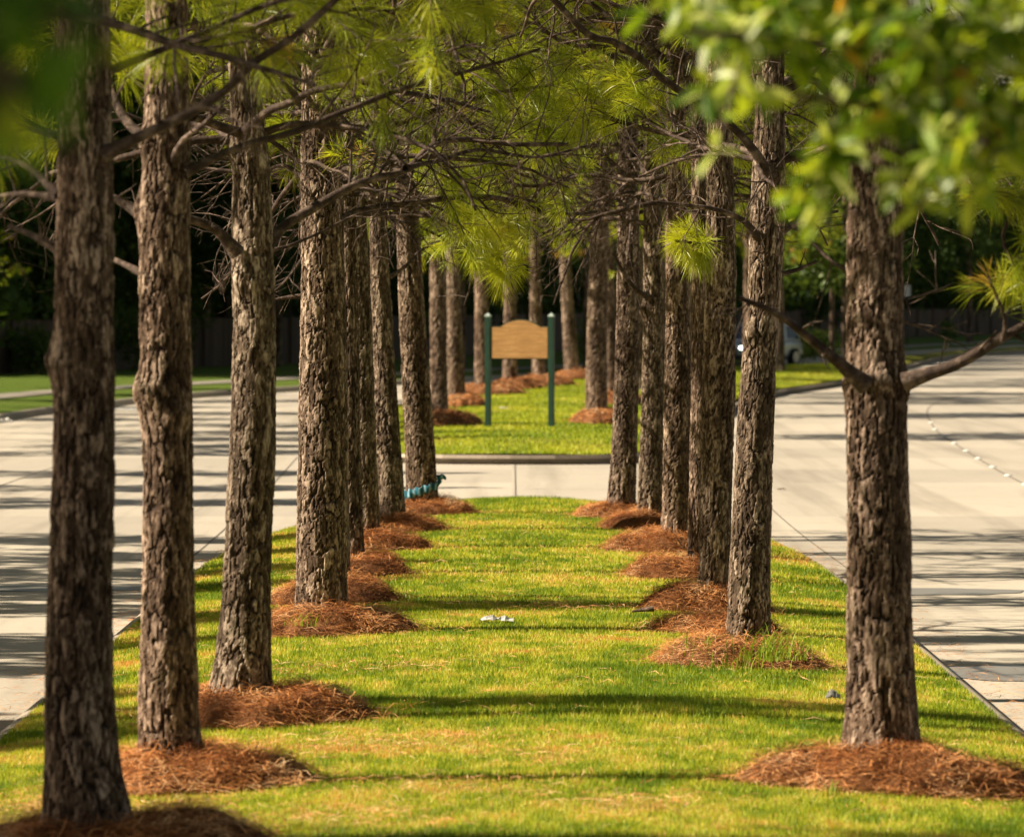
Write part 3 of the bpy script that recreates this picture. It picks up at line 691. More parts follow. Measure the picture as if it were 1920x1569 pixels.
# ------------------------------------------------------------------ mounds of pine straw
MOUNDS = []
def strips(P0, yaw, tilt, L, wd, rn, bend=.25):
    n = len(P0)
    d = np.stack([np.cos(yaw) * np.cos(tilt), np.sin(yaw) * np.cos(tilt), np.sin(tilt)], 1)
    s = np.stack([-np.sin(yaw), np.cos(yaw), rng.normal(0, .4, n)], 1); s /= np.linalg.norm(s, axis=1)[:, None]
    mid = P0 + d * (L * .5)[:, None] + s * (L * bend * rng.normal(0, .5, n))[:, None]; mid[:, 2] += L * .08
    e = P0 + d * L[:, None]
    V = np.empty((n, 4, 3)); V[:, 0] = P0; V[:, 1] = mid - s * wd / 2; V[:, 2] = e; V[:, 3] = mid + s * wd / 2
    return V.reshape(-1, 3), np.arange(n * 4).reshape(-1, 4), np.repeat(rn, 4)
def mound(label, cx, cy, rx, ry, h, seed, nst=2600, wd=.0042, z0=None):
    nst = int(nst * 1.7); h *= 1.08
    if cy < 80: ry *= .55; rx *= .88
    zb = median_surface_z(cx, cy) if z0 is None else z0
    nr, na = 26, 72
    rr = np.linspace(0, 1, nr) ** .8; aa = np.arange(na) * 2 * math.pi / na
    RR, AA = np.meshgrid(rr, aa, indexing='ij')
    def prof(RR, AA):
        c, s = np.cos(AA), np.sin(AA)
        edge = .70 + .60 * (fbm(c * 1.6 + seed, s * 1.6, 0, 3, seed))
        x, y = RR * c * rx * edge, RR * s * ry * edge
        hh = h * np.clip(1 - RR ** 3.0, 0, 1) ** .8
        hh = hh * (.62 + .76 * fbm(x * 3 + seed, y * 3, 0, 3, seed + 1)) + .06 * (fbm(x * 11, y * 11, 0, 3, seed + 2) - .5) * (1 - RR ** 4)
        hh = np.where(RR > .97, -.05, hh)
        return x, y, hh
    x, y, hh = prof(RR, AA)
    if cy < 80: gz = zmed(x + cx, y + cy) - zb
    else: gz = 0
    V = np.stack([x, y, hh + gz], -1).reshape(-1, 3)
    i = np.arange(nr - 1)[:, None] * na; j = np.arange(na)[None, :]; j2 = (j + 1) % na
    f1 = np.stack([i + j, i + na + j, i + na + j2, i + j2], -1).reshape(-1, 4)
    a = rng.random(nst) * 6.283; r = np.sqrt(rng.random(nst)) * 1.02 + (rng.random(nst) < .16) * rng.random(nst) ** 2 * .55
    sx, sy, sh = prof(np.minimum(r, .96), a); ex = np.where(r > .96, np.maximum(r, .96) / .96, 1.0); sx *= ex; sy *= ex; sh = np.where(r > .96, .015, sh)
    sg = (zmed(sx + cx, sy + cy) - zb) if cy < 80 else 0
    clump = fbm(sx * 4 + seed, sy * 4, 0, 2, seed + 8)
    yaw = rng.random(nst) * 6.283; L = rng.uniform(.07, .2, nst)
    sx -= np.cos(yaw) * L / 2; sy -= np.sin(yaw) * L / 2
    SP = np.stack([sx, sy, np.maximum(sh, 0) + sg + rng.uniform(.0, .022, nst)], 1)
    v2, f2, r2 = strips(SP, yaw, rng.normal(0, .22, nst), L, wd, np.clip((clump - .25) * 1.2 + rng.random(nst) * .4, 0, 1))
    VV = np.concatenate([V, v2]); FF = np.concatenate([f1, f2 + len(V)])
    me = mesh_np('straw_mound', VV, FF, {'rnd': np.concatenate([np.zeros(len(V)), r2])}, [SOIL, STRAW], midx=np.r_[np.zeros(len(f1)), np.ones(len(f2))])
    o = link('straw_mound', me, None, (cx, cy, zb))
    tag(o, label, 'mulch mound', 'pine straw mounds round the tree feet')
    MOUNDS.append((cx, cy, rx, ry))
def mt(key, label, rx, ry, h, seed, dx=0, **kw):
    root, d = trees[key]; mound(label, root.location.x + dx, d, rx, ry, h, seed, **kw)
mt('T1', 'shaded pine straw mound round the nearest left pine, cut by the bottom edge', .85, 1.0, .15, 1, .12, nst=3500)
mt('T2', 'pine straw mound round the second left pine with a crumbling dark right side', .72, 1.0, .18, 2, .10, nst=3500)
mt('T3', 'pine straw mound round the leaning third left pine, clods on its right rim', .72, 1.0, .18, 3, .12, nst=3000)
mt('T4', 'bright needle mound round the thickest left pine', .68, 1.0, .17, 4, .1, nst=2600)
mt('T5', 'low needle mound just behind the thickest left pine', .62, 1.0, .19, 5, .02)
mt('T6', 'fourth needle mound from the road end on the left', .55, .95, .19, 6, .05)
mt('T7', 'third needle mound from the road end on the left', .62, .95, .18, 7, .05)
mt('T8', 'second needle mound from the road end on the left', .6, .9, .16, 8, .05)
mt('T9', 'needle mound under the pine with the blue cloth', .62, .9, .16, 9, .1)
mt('R1', 'large orange-brown needle mound round the nearest right pine', .95, 1.0, .19, 11, .1, nst=4200)
mt('R2', 'weedy needle mound round the slender sunlit right pine', .66, .95, .17, 12, -.05, nst=2600)
mound('treeless dark needle mound between the slender right pine and the one behind', (1345 - 960) / F * 39.8, 39.8, .55, .8, .13, 13)
mt('R3', 'dark mound round the broad right pine with a stick at its left rim', .62, .95, .18, 14, -.1)
mt('R4', 'needle mound left of the thin right-hand pine', .6, .9, .16, 15, -.12)
mt('R5', 'needle mound with a twig poking up, third from the road end on the right', .68, .95, .19, 16, -.12)
mt('R6', 'needle mound second from the road end on the right', .6, .9, .17, 17, -.05)
mt('R7', 'needle mound nearest the crossing on the right', .55, .9, .15, 18, -.05)
for k, (lb, rx) in {'F21': ('far median mound at the nearest left pine', .8), 'F22': ('far median mound at the second left pine', .7), 'F23': ('wide far median mound behind the left sign post', 1.1),
                    'F24': ('far median mound seen below the sign board at the left', 1.0), 'F25': ('far median mound seen right of centre below the sign board', 1.1), 'F26': ('far median mound at the leaning pine right of the sign', .9),
                    'F27': ('far median mound at the large pine right of the sign', .85), 'F28': ('far median mound at the pale pine half hidden right of the sign', .8)}.items():
    mt(k, lb, rx * .85, 1.3, .24, 20 + int(k[1:]), .15, nst=700, wd=.02, z0=.26)

# ------------------------------------------------------------------ grass
def in_mound(x, y, f=1.0):
    m = np.zeros(len(x), bool)
    for (cx, cy, rx, ry) in MOUNDS:
        q = ((x - cx) / (rx * .97)) ** 2 + ((y - cy) / (ry * .97)) ** 2
        m |= q < f * (.8 + .4 * fbm(x * 3, y * 3, 0, 2, 3))
    return m
def blades(x, y, z, h, wd, rn, lean=.45):
    n = len(x); B = np.stack([x, y, z - .004], 1)
    a = rng.random(n) * 6.283; b = rng.random(n) * 6.283
    s = np.stack([np.cos(a), np.sin(a), np.zeros(n)], 1) * (wd / 2)[:, None]
    ln = np.abs(rng.normal(0, lean, n))
    tip = B + np.stack([np.cos(b) * ln * h, np.sin(b) * ln * h, h], 1)
    V = np.empty((n, 3, 3)); V[:, 0] = B - s; V[:, 1] = B + s; V[:, 2] = tip
    return V.reshape(-1, 3), np.repeat(rn, 3)
STRAWP = [((X_ - 960) / F * dist_at(Y_, .27), dist_at(Y_, .27), rx_, ry_) for X_, Y_, rx_, ry_ in
          [(620, 1400, .55, .6), (760, 1395, .4, .4), (60, 1490, .35, .8), (790, 1253, .35, .45), (850, 1480, .6, .4), (1150, 1510, .4, .4), (620, 1540, .5, .6), (900, 1135, .5, .4), (300, 1520, .3, .6), (1000, 1420, .3, .3), (560, 1255, .5, .4), (1330, 1060, .3, .5), (1060, 1140, .5, .5)]]
def strawness(x, y):
    s = np.zeros(len(x))
    for (cx, cy, rx, ry) in STRAWP:
        s = np.maximum(s, np.exp(-(((x - cx) / rx) ** 2 + ((y - cy) / ry) ** 2)))
    for (cx, cy, rx, ry) in MOUNDS:
        q = np.sqrt(((x - cx) / rx) ** 2 + ((y - cy) / ry) ** 2)
        s = np.maximum(s, .75 * np.clip(1.35 - q, 0, .35) / .35)
    return s * np.clip(.4 + 1.2 * fbm(x * 2.5, y * 1.5, 0, 3, 77), 0, 1.3)
GV, GR = [], []
def sow(y0, y1, dens, h0, h1, wd):
    n = int((y1 - y0) * 2 * HW * dens)
    y = rng.uniform(y0, y1, n); x = rng.uniform(-HW, HW, n)
    ok = (np.abs(x) < halfw(y) - KW + .03) & (y < Y1N - .3)
    ok &= (np.abs(x) < .1 * y + .3)
    x, y = x[ok], y[ok]
    ok = ~in_mound(x, y); x, y = x[ok], y[ok]
    st = strawness(x, y)
    ok = rng.random(len(x)) > st * .62; x, y, st = x[ok], y[ok], st[ok]
    pat = fbm(x * 1.1, y * .7, 0, 4, 31); pat2 = fbm(x * 6, y * 4, 0, 3, 37)
    tall = np.exp(-(((x - .75) / .8) ** 2 + ((y - 31.9) / .9) ** 2)) + .8 * np.exp(-(((x - .4) / .9) ** 2 + ((y - 65) / 2.2) ** 2))
    rn = .20 + 1.5 * (pat - .40) + 1.3 * (pat2 - .5) + rng.normal(0, .24, len(x)) + .25 * st - .35 * tall
    h = rng.uniform(h0, h1, len(x)) * (1.15 - .6 * (pat - .5)) * (1 + 1.1 * tall)
    v, r = blades(x, y, zmed(x, y), h, wd * rng.uniform(.7, 1.3, len(x)), np.clip(rn, 0, 1))
    GV.append(v); GR.append(r)
sow(22.5, 34, 5200, .014, .036, .006)
sow(34, 46, 3600, .016, .038, .008)
sow(46, 67.5, 1700, .018, .042, .012)
# far median
n = 130000
i = rng.integers(0, len(FARV) - 1, n); i = (i * rng.random(n) ** .5).astype(int); u = rng.random(n) * 23.99; j = u.astype(int); fu = (u - j)[:, None]
t = rng.random(n)[:, None]
p = (FARV[i, j] * (1 - fu) + FARV[i, j + 1] * fu) * (1 - t) + (FARV[i + 1, j] * (1 - fu) + FARV[i + 1, j + 1] * fu) * t
ok = (p[:, 1] < 200) & ~in_mound(p[:, 0], p[:, 1]); p = p[ok]
pat = fbm(p[:, 0] * .8, p[:, 1] * .4, 0, 4, 31)
v, r = blades(p[:, 0], p[:, 1], p[:, 2], rng.uniform(.03, .07, len(p)), rng.uniform(.015, .035, len(p)), np.clip(.18 + .9 * (pat - .35) + rng.normal(0, .15, len(p)), 0, .9))
GV.append(v); GR.append(r)
V = np.concatenate(GV); print('blades', len(V) // 3)
tag(link('grass', mesh_np('grass', V, np.arange(len(V)).reshape(-1, 3), {'rnd': np.concatenate(GR)}, [GRASS])), 'short sunlit yellow-green lawn grass on the medians', 'grass', kind='stuff')
# fallen needles on the lawn
n = 90000
y = rng.uniform(22.5, 60, n); x = rng.uniform(-2.9, 2.9, n)
gy = rng.uniform(24, 60, 2600); gs = np.where(rng.random(2600) < .5, -1, 1); gx = gs * (halfw(gy) + .03 + np.abs(rng.normal(0, .22, 2600)))
s = strawness(x, y); ok = (rng.random(n) < s * .9 + .04) & (np.abs(x) < halfw(y) - .2); x, y = x[ok], y[ok]
yaw = rng.random(len(x)) * 6.283; L = rng.uniform(.08, .18, len(x))
v, f, r = strips(np.stack([x, y, zmed(x, y) + rng.uniform(.01, .045, len(x))], 1), yaw, rng.normal(0, .12, len(x)), L, .005, .3 + .7 * rng.random(len(x)))
v2, f2, r2 = strips(np.stack([gx, gy, rng.uniform(.006, .02, 2600)], 1), rng.random(2600) * 6.283, rng.normal(0, .04, 2600), rng.uniform(.08, .18, 2600), .005, .2 + .6 * rng.random(2600))
f = np.concatenate([f, f2 + len(v)]); v = np.concatenate([v, v2]); r = np.concatenate([r, r2])
tag(link('fallen_needles', mesh_np('fallen_needles', v, f, {'rnd': r}, [STRAW])), 'dry orange pine needles strewn over the lawn', 'pine needles', kind='stuff')
# weeds
def weed(name, label, px, py, z, n, h, spread, seed, group='weeds sprouting at the tree feet'):
    d = dist_at(py, z); cx, cy = (px - 960) / F * d, d
    rs = np.random.default_rng(seed)
    V, R_ = [], []
    for q in range(n):
        bx, by = cx + rs.normal(0, spread), cy + rs.normal(0, spread * .8)
        hh = h * rs.uniform(.5, 1.15); a = rs.random() * 6.283; ln = rs.uniform(.2, 1.3) * hh; w = rs.uniform(.0016, .0034); hh *= rs.uniform(.55, 1)
        d2 = np.array([math.cos(a), math.sin(a)]); pr = np.array([-d2[1], d2[0]])
        pts = []
        zz0 = z - .06
        for k, t in enumerate((0, .3, .6, .85, 1.0)):
            c = np.array([bx, by]) + d2 * ln * t ** 2
            zz = zz0 + (hh + .05) * (t - .25 * t ** 3)
            ww = w * (1 - t ** 2) + .0008
            pts += [(c[0] - pr[0] * ww, c[1] - pr[1] * ww, zz), (c[0] + pr[0] * ww, c[1] + pr[1] * ww, zz)]
        V += pts; R_ += [rs.random() * .3] * 10
    V = np.array(V); nb = len(V) // 10
    f = (np.arange(nb)[:, None, None] * 10 + np.array([[0, 1, 3, 2], [2, 3, 5, 4], [4, 5, 7, 6], [6, 7, 9, 8]])[None]).reshape(-1, 4)
    V -= np.array([cx, cy, z])
    o = link(name, mesh_np(name, V, f, {'rnd': R_}, [GRASS]), None, (cx, cy, z)); tag(o, label, 'weed', group)
weed('grass_tuft', 'tall weed tuft in front of the slender right pine', 1440, 1222, .42, 90, .26, .10, 1)
weed('grass_tuft', 'weed tuft left of the slender right pine', 1310, 1215, .38, 34, .24, .09, 2)
weed('grass_tuft', 'sparse weeds on the front slope below the slender right pine', 1370, 1238, .34, 40, .14, .16, 3)
weed('grass_tuft', 'weed tuft right of the slender right pine', 1478, 1220, .38, 40, .18, .07, 7)
weed('grass_tuft', 'broad leafy sprout at the foot of the thickest left pine', 568, 1158, .42, 26, .10, .07, 4)
weed('grass_tuft', 'small sprout at the right foot of the leaning third left pine', 513, 1300, .41, 12, .09, .02, 5)
weed('grass_tuft', 'little weed at the front foot of the second left pine', 352, 1418, .40, 14, .07, .03, 6)
weed('grass_tuft', 'low green weed on the front of the large orange-brown mound', 1555, 1470, .32, 14, .06, .02, 8)

print('ground', time.time() - T_START)
# ------------------------------------------------------------------ litter
def crumple(name, label, px, py, z, w, h, seed, mat=PAPER, cat='litter'):
    d = dist_at(py, z); rs = np.random.default_rng(seed)
    nx, ny = 9, 7
    V = []
    for a in range(nx):
        for b in range(ny):
            u, v = a / (nx - 1) - .5, b / (ny - 1) - .5
            V.append((u * w * (1 + rs.normal(0, .06)), v * w * .7 + rs.normal(0, w * .04), .005 + h * (rs.random() ** 1.3) * (1 - 2.2 * (u * u + v * v))))
    o = link(name, mesh_np(name, V, grid_faces(nx, ny), mats=[mat]), None, ((px - 960) / F * d, d, z))
    sm = o.modifiers.new('solid', 'SOLIDIFY'); sm.thickness = .002
    tag(o, label, cat)
crumple('paper_scrap', 'crumpled white wrapper on the grass in the middle of the median', 932, 1164, .30, .25, .05, 1)
crumple('paper_scrap', 'small white paper ball on the grass left of the nearest right pine', 1562, 1310, .27, .09, .07, 2)
crumple('paper_scrap', 'white paper on the far lawn just behind the kerb', 823, 829, .20, .25, .07, 3)
crumple('paper_scrap', 'white scrap on the far lawn between the sign posts', 944, 766, .27, .20, .05, 4)
crumple('paper_scrap', 'white litter lying in the gutter between the first two left pines', 240, 769, .01, .9, .06, 5)
crumple('paper_scrap', 'white litter by the kerb at the left edge of the picture', 8, 791, .01, .35, .12, 6)
LEAFM = simple('dry_leaf', (.10, .06, .04), .8, .2)
crumple('dry_leaf', 'single dark leaf on the crossing left of the near median end', 510, 947, .01, .12, .03, 7, LEAFM, 'leaf')
crumple('dry_leaf', 'single dark leaf on the sunlit right road', 1466, 918, .01, .12, .03, 8, LEAFM, 'leaf')
# stick at a mound rim
T = Tubes(); d = dist_at(1146, .3)
pl = catmull([P(1185, 1146, d), P(1205, 1143, d), P(1226, 1141, d)], .03); off = pl[0].copy(); T.add(pl - off, np.linspace(.008, .022, len(pl)), 8)
tag(link('stick', T.mesh('stick'), None, off), 'pale stick lying at the left rim of a right-hand mound', 'stick')
T = Tubes(); d = dist_at(1040, .35)
pl = catmull([P(1291, 1050, d), P(1283, 1030, d), P(1270, 1010, d)], .03); off = pl[0].copy(); T.add(pl - off, np.linspace(.008, .003, len(pl)), 6)
tag(link('stick', T.mesh('stick'), None, off), 'thin dark twig poking up from a right-hand mound', 'stick')
# road studs along the right lane joint
sp = catmull([(7.55, 62), (7.55, 78), (8.2, 97), (9.0, 114), (10.7, 136)], .5)
mb = MB()
mb.cyl((0, 0, 0), .065, .010, n=20, r2=.055); mb.cyl((0, 0, .010), .055, .010, n=20, r2=.035)
stud0 = None
for k, yv in enumerate([70.5, 74.5, 78.5, 82.5, 86.5, 91, 95.5, 100.5, 106, 111, 117]):
    j = np.argmin(abs(sp[:, 1] - yv))
    if stud0 is None: o = stud0 = mb.build('road_stud', WHITE)
    else: o = stud0.copy(); COL.objects.link(o)
    o.location = (sp[j, 0], sp[j, 1], .004)
    tag(o, 'round white road stud on the tarred lane joint of the right road', 'road stud', 'white studs along the right lane joint')
# damp streaks in the gutters
def puddle(label, px, py, rx, ry, seed):
    d = dist_at(py, 0); n = 40; V = [(0, 0, 0)]
    for k in range(n):
        a = k * 2 * math.pi / n; r = .7 + .5 * float(fbm(math.cos(a) * 2 + seed, math.sin(a) * 2, 0, 3, seed))
        V.append((rx * r * math.cos(a), ry * r * math.sin(a), 0))
    me = bpy.data.meshes.new('puddle'); me.from_pydata(V, [], [(0, k + 1, (k + 1) % n + 1) for k in range(n)]); me.materials.append(DAMP)
    tag(link('puddle', me, None, ((px - 960) / F * d, d, .006)), label, kind='structure')
puddle('thin damp patch by the kerb of the right road', 1880, 1262, .55, .9, 1)
puddle('thin damp streak across the right road', 1740, 1110, 1.0, .6, 2)
puddle('thin damp streak on the left road', 100, 1103, 1.1, .6, 3)

# ------------------------------------------------------------------ sign
SGRN = simple('green_post_paint', (.009, .042, .025), .45, .4, .2, 5)
CAPM = simple('post_cap_metal', (.35, .42, .38), .4, .5, .1)
m, nt, out = new_mat('sign_wood'); oc = objcoord(nt)
c = ramp(nt, noise(nt, mapv(nt, oc, (3, 3, 26)), 1.0, 5, .6), [(.3, (.30, .15, .05)), (.55, (.43, .23, .08)), (.75, (.52, .31, .12))]).outputs[0]
c = mixc(nt, ramp(nt, noise(nt, mapv(nt, oc, (22, 3, 2.5)), 1.0, 4, .7), [(.55, (0, 0, 0)), (.75, (.55, .55, .55))]).outputs[0], c, (.24, .13, .055))
princ(nt, out, c, .7, .3); SWOOD = m
sd = F * (ZC - .27) / (801 - HY)
sx = lambda px: (px - 974.5) / F * sd
sz = lambda py: (ZC - (py - HY) / F * sd) - .27
sign = bpy.data.objects.new('sign', None); COL.objects.link(sign); sign.location = ((974.5 - 960) / F * sd, sd, .27); sign.rotation_euler = (0, 0, math.radians(-17))
tag(sign, 'arched blank wooden notice board between two green posts on the far median', 'sign')
for cxp in (912.5, 1036.5):
    mb = MB(); mb.box(sx(cxp) - .052, sx(cxp) + .052, -.05, .05, -.1, sz(594)); mb.build('post', SGRN, sign, bevel=.008)
    mb = MB(); w = .056
    z0 = sz(594) + .001
    mb.add([(sx(cxp) - w, -w, z0), (sx(cxp) + w, -w, z0), (sx(cxp) + w, w, z0), (sx(cxp) - w, w, z0), (sx(cxp) - w, -w, z0 + .025), (sx(cxp) + w, -w, z0 + .025), (sx(cxp) + w, w, z0 + .025), (sx(cxp) - w, w, z0 + .025), (sx(cxp), 0, z0 + .075)],
           [(3, 2, 1, 0), (0, 1, 5, 4), (1, 2, 6, 5), (2, 3, 7, 6), (3, 0, 4, 7), (4, 5, 8), (5, 6, 8), (6, 7, 8), (7, 4, 8)])
    mb.build('post_cap', CAPM, sign)
def board_outline(grow_):
    x0, x1 = sx(920.5) - grow_, sx(1029.5) + grow_
    zb, zs, zt = sz(671.5) - grow_, sz(613.5) + grow_, sz(600.5) + grow_
    pts = [(x0, zb), (x1, zb), (x1, zs)]
    xa, xb = sx(938), sx(1015)
    xc, hw_ = (xa + xb) / 2, (xb - xa) / 2
    for k in range(25):
        u = 1 - 2 * k / 24
        e = (1 - u * u)
        pts.append((xc + u * hw_, zs + (zt - zs) * (e ** .95)))
    pts.append((x0, zs)); return pts
def slab(name, pts, y0, y1, mat):
    n = len(pts); V = [(x, y0, z) for x, z in pts] + [(x, y1, z) for x, z in pts]
    fs = [tuple(range(n)), tuple(range(n, 2 * n))[::-1]] + [(i, n + i, n + (i + 1) % n, (i + 1) % n) for i in range(n)]
    mb = MB(); mb.add(V, fs); return mb.build(name, mat, sign)
slab('frame', board_outline(.018), -.018, .03, SGRN)
slab('board', board_outline(.0), -.032, -.0185, SWOOD)

# ------------------------------------------------------------------ cloth round the last left pine
root, d9 = trees['T9']; bx, bz = root.location.x, root.location.z
m, nt, out = new_mat('blue_cloth'); oc = objcoord(nt)
wv = nt.nodes.new('ShaderNodeTexWave'); wv.inputs['Scale'].default_value = 5.0; wv.inputs['Distortion'].default_value = 2.0; nt.links.new(oc, wv.inputs['Vector'])
princ(nt, out, ramp(nt, wv.outputs['Fac'], [(.3, (.015, .10, .14)), (.6, (.04, .20, .26)), (.85, (.22, .36, .44))]).outputs[0], .8, .2); CLOTH = m
V = []; na, nb = 60, 9
for a in range(na):
    t = a / (na - 1); th = math.radians(165 + 220 * t)
    zc_ = .05 + .22 * (t ** 1.2)
    for b in range(nb):
        q = b / (nb - 1)
        r = .205 - .09 * (zc_ ) + .012 * math.sin(a * 1.1 + q * 5 + 2 * math.sin(a * .31)) + .014 * math.sin(a * .8) + .012 * math.sin(q * 3.14)
        V.append((r * math.cos(th), r * math.sin(th), zc_ + (q - .5) * (.11 - .05 * t) + .012 * math.sin(a * .9)))
o = link('cloth', mesh_np('cloth', V, grid_faces(na, nb), mats=[CLOTH], smooth=True), None, (bx, d9, bz))
s_ = o.modifiers.new('solid', 'SOLIDIFY'); s_.thickness = .008
tag(o, 'crumpled blue cloth tied round the foot of the last left pine', 'cloth')
T = Tubes(); pl = catmull([(.17, -.08, .26), (.21, -.1, .29), (.25, -.1, .285), (.27, -.1, .26)], .01); T.add(pl, np.interp(np.arange(len(pl)), [0, len(pl) * .5, len(pl) - 1], [.015, .035, .01]), 10)
link('knot', T.mesh('knot', CLOTH), o)

# ------------------------------------------------------------------ car
CARP = simple('silver_car_paint', (.55, .57, .58), .25, .5, .03, 3, .3, 0, .6)
GLASS = simple('car_glass', (.02, .03, .035), .08, .6, .1)
TYRE = simple('tyre_rubber', (.02, .02, .02), .8, .3)
RIM = simple('wheel_rim', (.5, .5, .5), .3, .5, .05, 5, .8)
BLK = simple('black_plastic', (.025, .025, .028), .5, .4)
m, nt, out = new_mat('lit_headlamp'); e = nt.nodes.new('ShaderNodeEmission'); e.inputs[0].default_value = (.85, 1, .85, 1); e.inputs[1].default_value = 4; nt.links.new(e.outputs[0], out.inputs[0]); LAMP = m
car = bpy.data.objects.new('parked_car', None); car.name = 'car'; COL.objects.link(car)
cpos = (9.75, 213.0); car.location = (cpos[0], cpos[1], .0); car.rotation_euler = (0, 0, math.radians(58) + math.pi)
tag(car, 'silver sport utility car with lit headlamp on the road behind the right row', 'car')
# car runs along +x local (front = +x)
secs = [(-2.32, .80, .50, .95, None), (-2.28, .88, .38, 1.02, None), (-2.1, .91, .33, 1.05, None), (-1.2, .93, .30, 1.06, None), (0, .93, .30, 1.05, None), (.9, .93, .30, 1.05, None), (1.5, .92, .31, 1.02, None), (2.0, .89, .33, .96, None), (2.25, .82, .40, .86, None), (2.33, .74, .48, .74, None)]
V = []; k = 14
for (x, hw, zb, zt, _) in secs:
    for q in range(k):
        a = 2 * math.pi * q / k + math.pi / k
        c, s = math.cos(a), math.sin(a)
        V.append((x, hw * np.sign(c) * abs(c) ** .35, (zb + zt) / 2 + (zt - zb) / 2 * np.sign(s) * abs(s) ** .4))
f = []
for i in range(len(secs) - 1):
    for q in range(k): f.append((i * k + q, i * k + (q + 1) % k, (i + 1) * k + (q + 1) % k, (i + 1) * k + q))
f += [tuple(range(k))[::-1], tuple(range((len(secs) - 1) * k, len(secs) * k))]
mb = MB(); mb.add(V, f); mb.build('body', CARP, car, smooth=False, bevel=.03)
cab = [(-2.22, .82, 1.03, -2.0, .66, 1.68), (1.05, .84, 1.03, .25, .66, 1.70)]
def cabin(g, z0=1.03, z1=1.70):
    return [(-2.24 - g, -.83 - g, z0), (1.1 + g, -.83 - g, z0), (1.1 + g, .83 + g, z0), (-2.24 - g, .83 + g, z0), (-1.98, -.66, z1), (.2, -.66, z1), (.2, .66, z1), (-1.98, .66, z1)]
bf = [(0, 3, 2, 1), (4, 5, 6, 7), (0, 1, 5, 4), (1, 2, 6, 5), (2, 3, 7, 6), (3, 0, 4, 7)]
mb = MB(); mb.add(cabin(0), bf); mb.box(-2.0, .22, -.67, .67, 1.70, 1.76); mb.build('roof', CARP, car, bevel=.04)
Vc = np.array(cabin(.0))
def inset(fc, g=.10, off=.012, u0=0, u1=1):
    q = Vc[list(fc)]; nrm = unit(np.cross(q[1] - q[0], q[2] - q[0]))
    def bl(u, v): return (q[0] * (1 - u) + q[1] * u) * (1 - v) + (q[3] * (1 - u) + q[2] * u) * v
    r = [bl(u0 + .03, .1), bl(u1 - .03, .1), bl(u1 - .03, .9), bl(u0 + .03, .9)]
    mb = MB(); mb.add([p + nrm * off for p in r] + [p - nrm * .01 for p in r], [(0, 1, 2, 3), (0, 4, 5, 1), (1, 5, 6, 2), (2, 6, 7, 3), (3, 7, 4, 0)])
    return mb
inset((1, 2, 6, 5)).build('windshield', GLASS, car); inset((3, 0, 4, 7)).build('rear_window', GLASS, car)
for a, b in ((0, .3), (.3, .62), (.62, 1)):
    inset((0, 1, 5, 4), u0=a, u1=b).build('side_window', GLASS, car); inset((2, 3, 7, 6), u0=a, u1=b).build('side_window', GLASS, car)
for x in (-1.4, 1.45):
    for s in (-1, 1):
        mb = MB(); mb.cyl((x, s * .93 - .12, .36), .36, .24, 'y', 28); wh = mb.build('wheel', TYRE, car, bevel=.02)
        mb = MB(); mb.cyl((x, (s * .93 + .122) if s > 0 else (s * .93 - .14), .36), .24, .018, 'y', 20); mb.build('rim', RIM, wh)
for s in (-1, 1):
    mb = MB(); mb.box(2.16, 2.345, s * .66 - .12, s * .66 + .12, .70, .82); mb.build('headlight', LAMP, car, bevel=.03)
    mb = MB(); mb.box(-2.34, -2.22, s * .74 - .07, s * .74 + .07, .75, 1.0); mb.build('tail_light', simple('tail_light', (.3, .01, .01), .3), car, bevel=.02)
    mb = MB(); mb.box(.85, 1.05, s * 1.0 - .08, s * 1.0 + .08, 1.05, 1.2); mb.build('mirror', CARP, car, bevel=.03)
mb = MB(); mb.box(2.28, 2.36, -.42, .42, .52, .78); mb.build('grille', BLK, car, bevel=.02)
mb = MB(); mb.box(2.26, 2.38, -.78, .78, .30, .48); mb.build('bumper', BLK, car, bevel=.03)
# small white sign
rs = bpy.data.objects.new('road_sign', None); COL.objects.link(rs); p = P(1701, 640, 280); rs.location = (p[0], 280, .2)
tag(rs, 'small plain white panel on a dark post, right of the nearest right pine', 'sign')
mb = MB(); mb.box(-.18, .18, -.03, -.01, 2.55, 3.2); mb.build('panel', WHITE, rs)
mb = MB(); mb.cyl((0, .03, 0), .035, 3.25, n=12); mb.build('post', BLK, rs)

# ------------------------------------------------------------------ fence
def offs(pl, o): return pl + normals2d(pl) * o
fp = resample(offs(OLr, 14.0)[OLr[:, 1] > 120], 60)
froot = bpy.data.objects.new('wooden_fence', None); COL.objects.link(froot); froot.location = (fp[0][0], fp[0][1], .28)
tag(froot, 'long weathered plank fence standing under the trees beyond the far verge', 'fence')
for a in range(len(fp) - 1):
    p0, p1 = fp[a], fp[a + 1]
    mb = MB(); L = np.linalg.norm(p1 - p0); n = int(L / .15); t = (p1 - p0) / L; nn = np.array([-t[1], t[0]])
    for q in range(n):
        s0, s1 = q * L / n + .004, (q + 1) * L / n - .004
        zt = 1.72 + .02 * random.random(); oo = .006 * random.random()
        A, B = p0 + t * s0 - nn * oo, p0 + t * s1 - nn * oo
        V4 = [(A[0], A[1]), (B[0], B[1]), (B[0] + nn[0] * .02, B[1] + nn[1] * .02), (A[0] + nn[0] * .02, A[1] + nn[1] * .02)]
        mb.add([(x - fp[0][0], y - fp[0][1], z) for z in (-.05, zt) for x, y in V4], bf)
    mb.build('fence_panel', FENCE, froot)
    mb = MB(); c = p0 - fp[0] - nn * .06; mb.box(c[0] - .05, c[0] + .05, c[1] - .05, c[1] + .05, -.1, 2.0); mb.build('post', FENCE, froot)

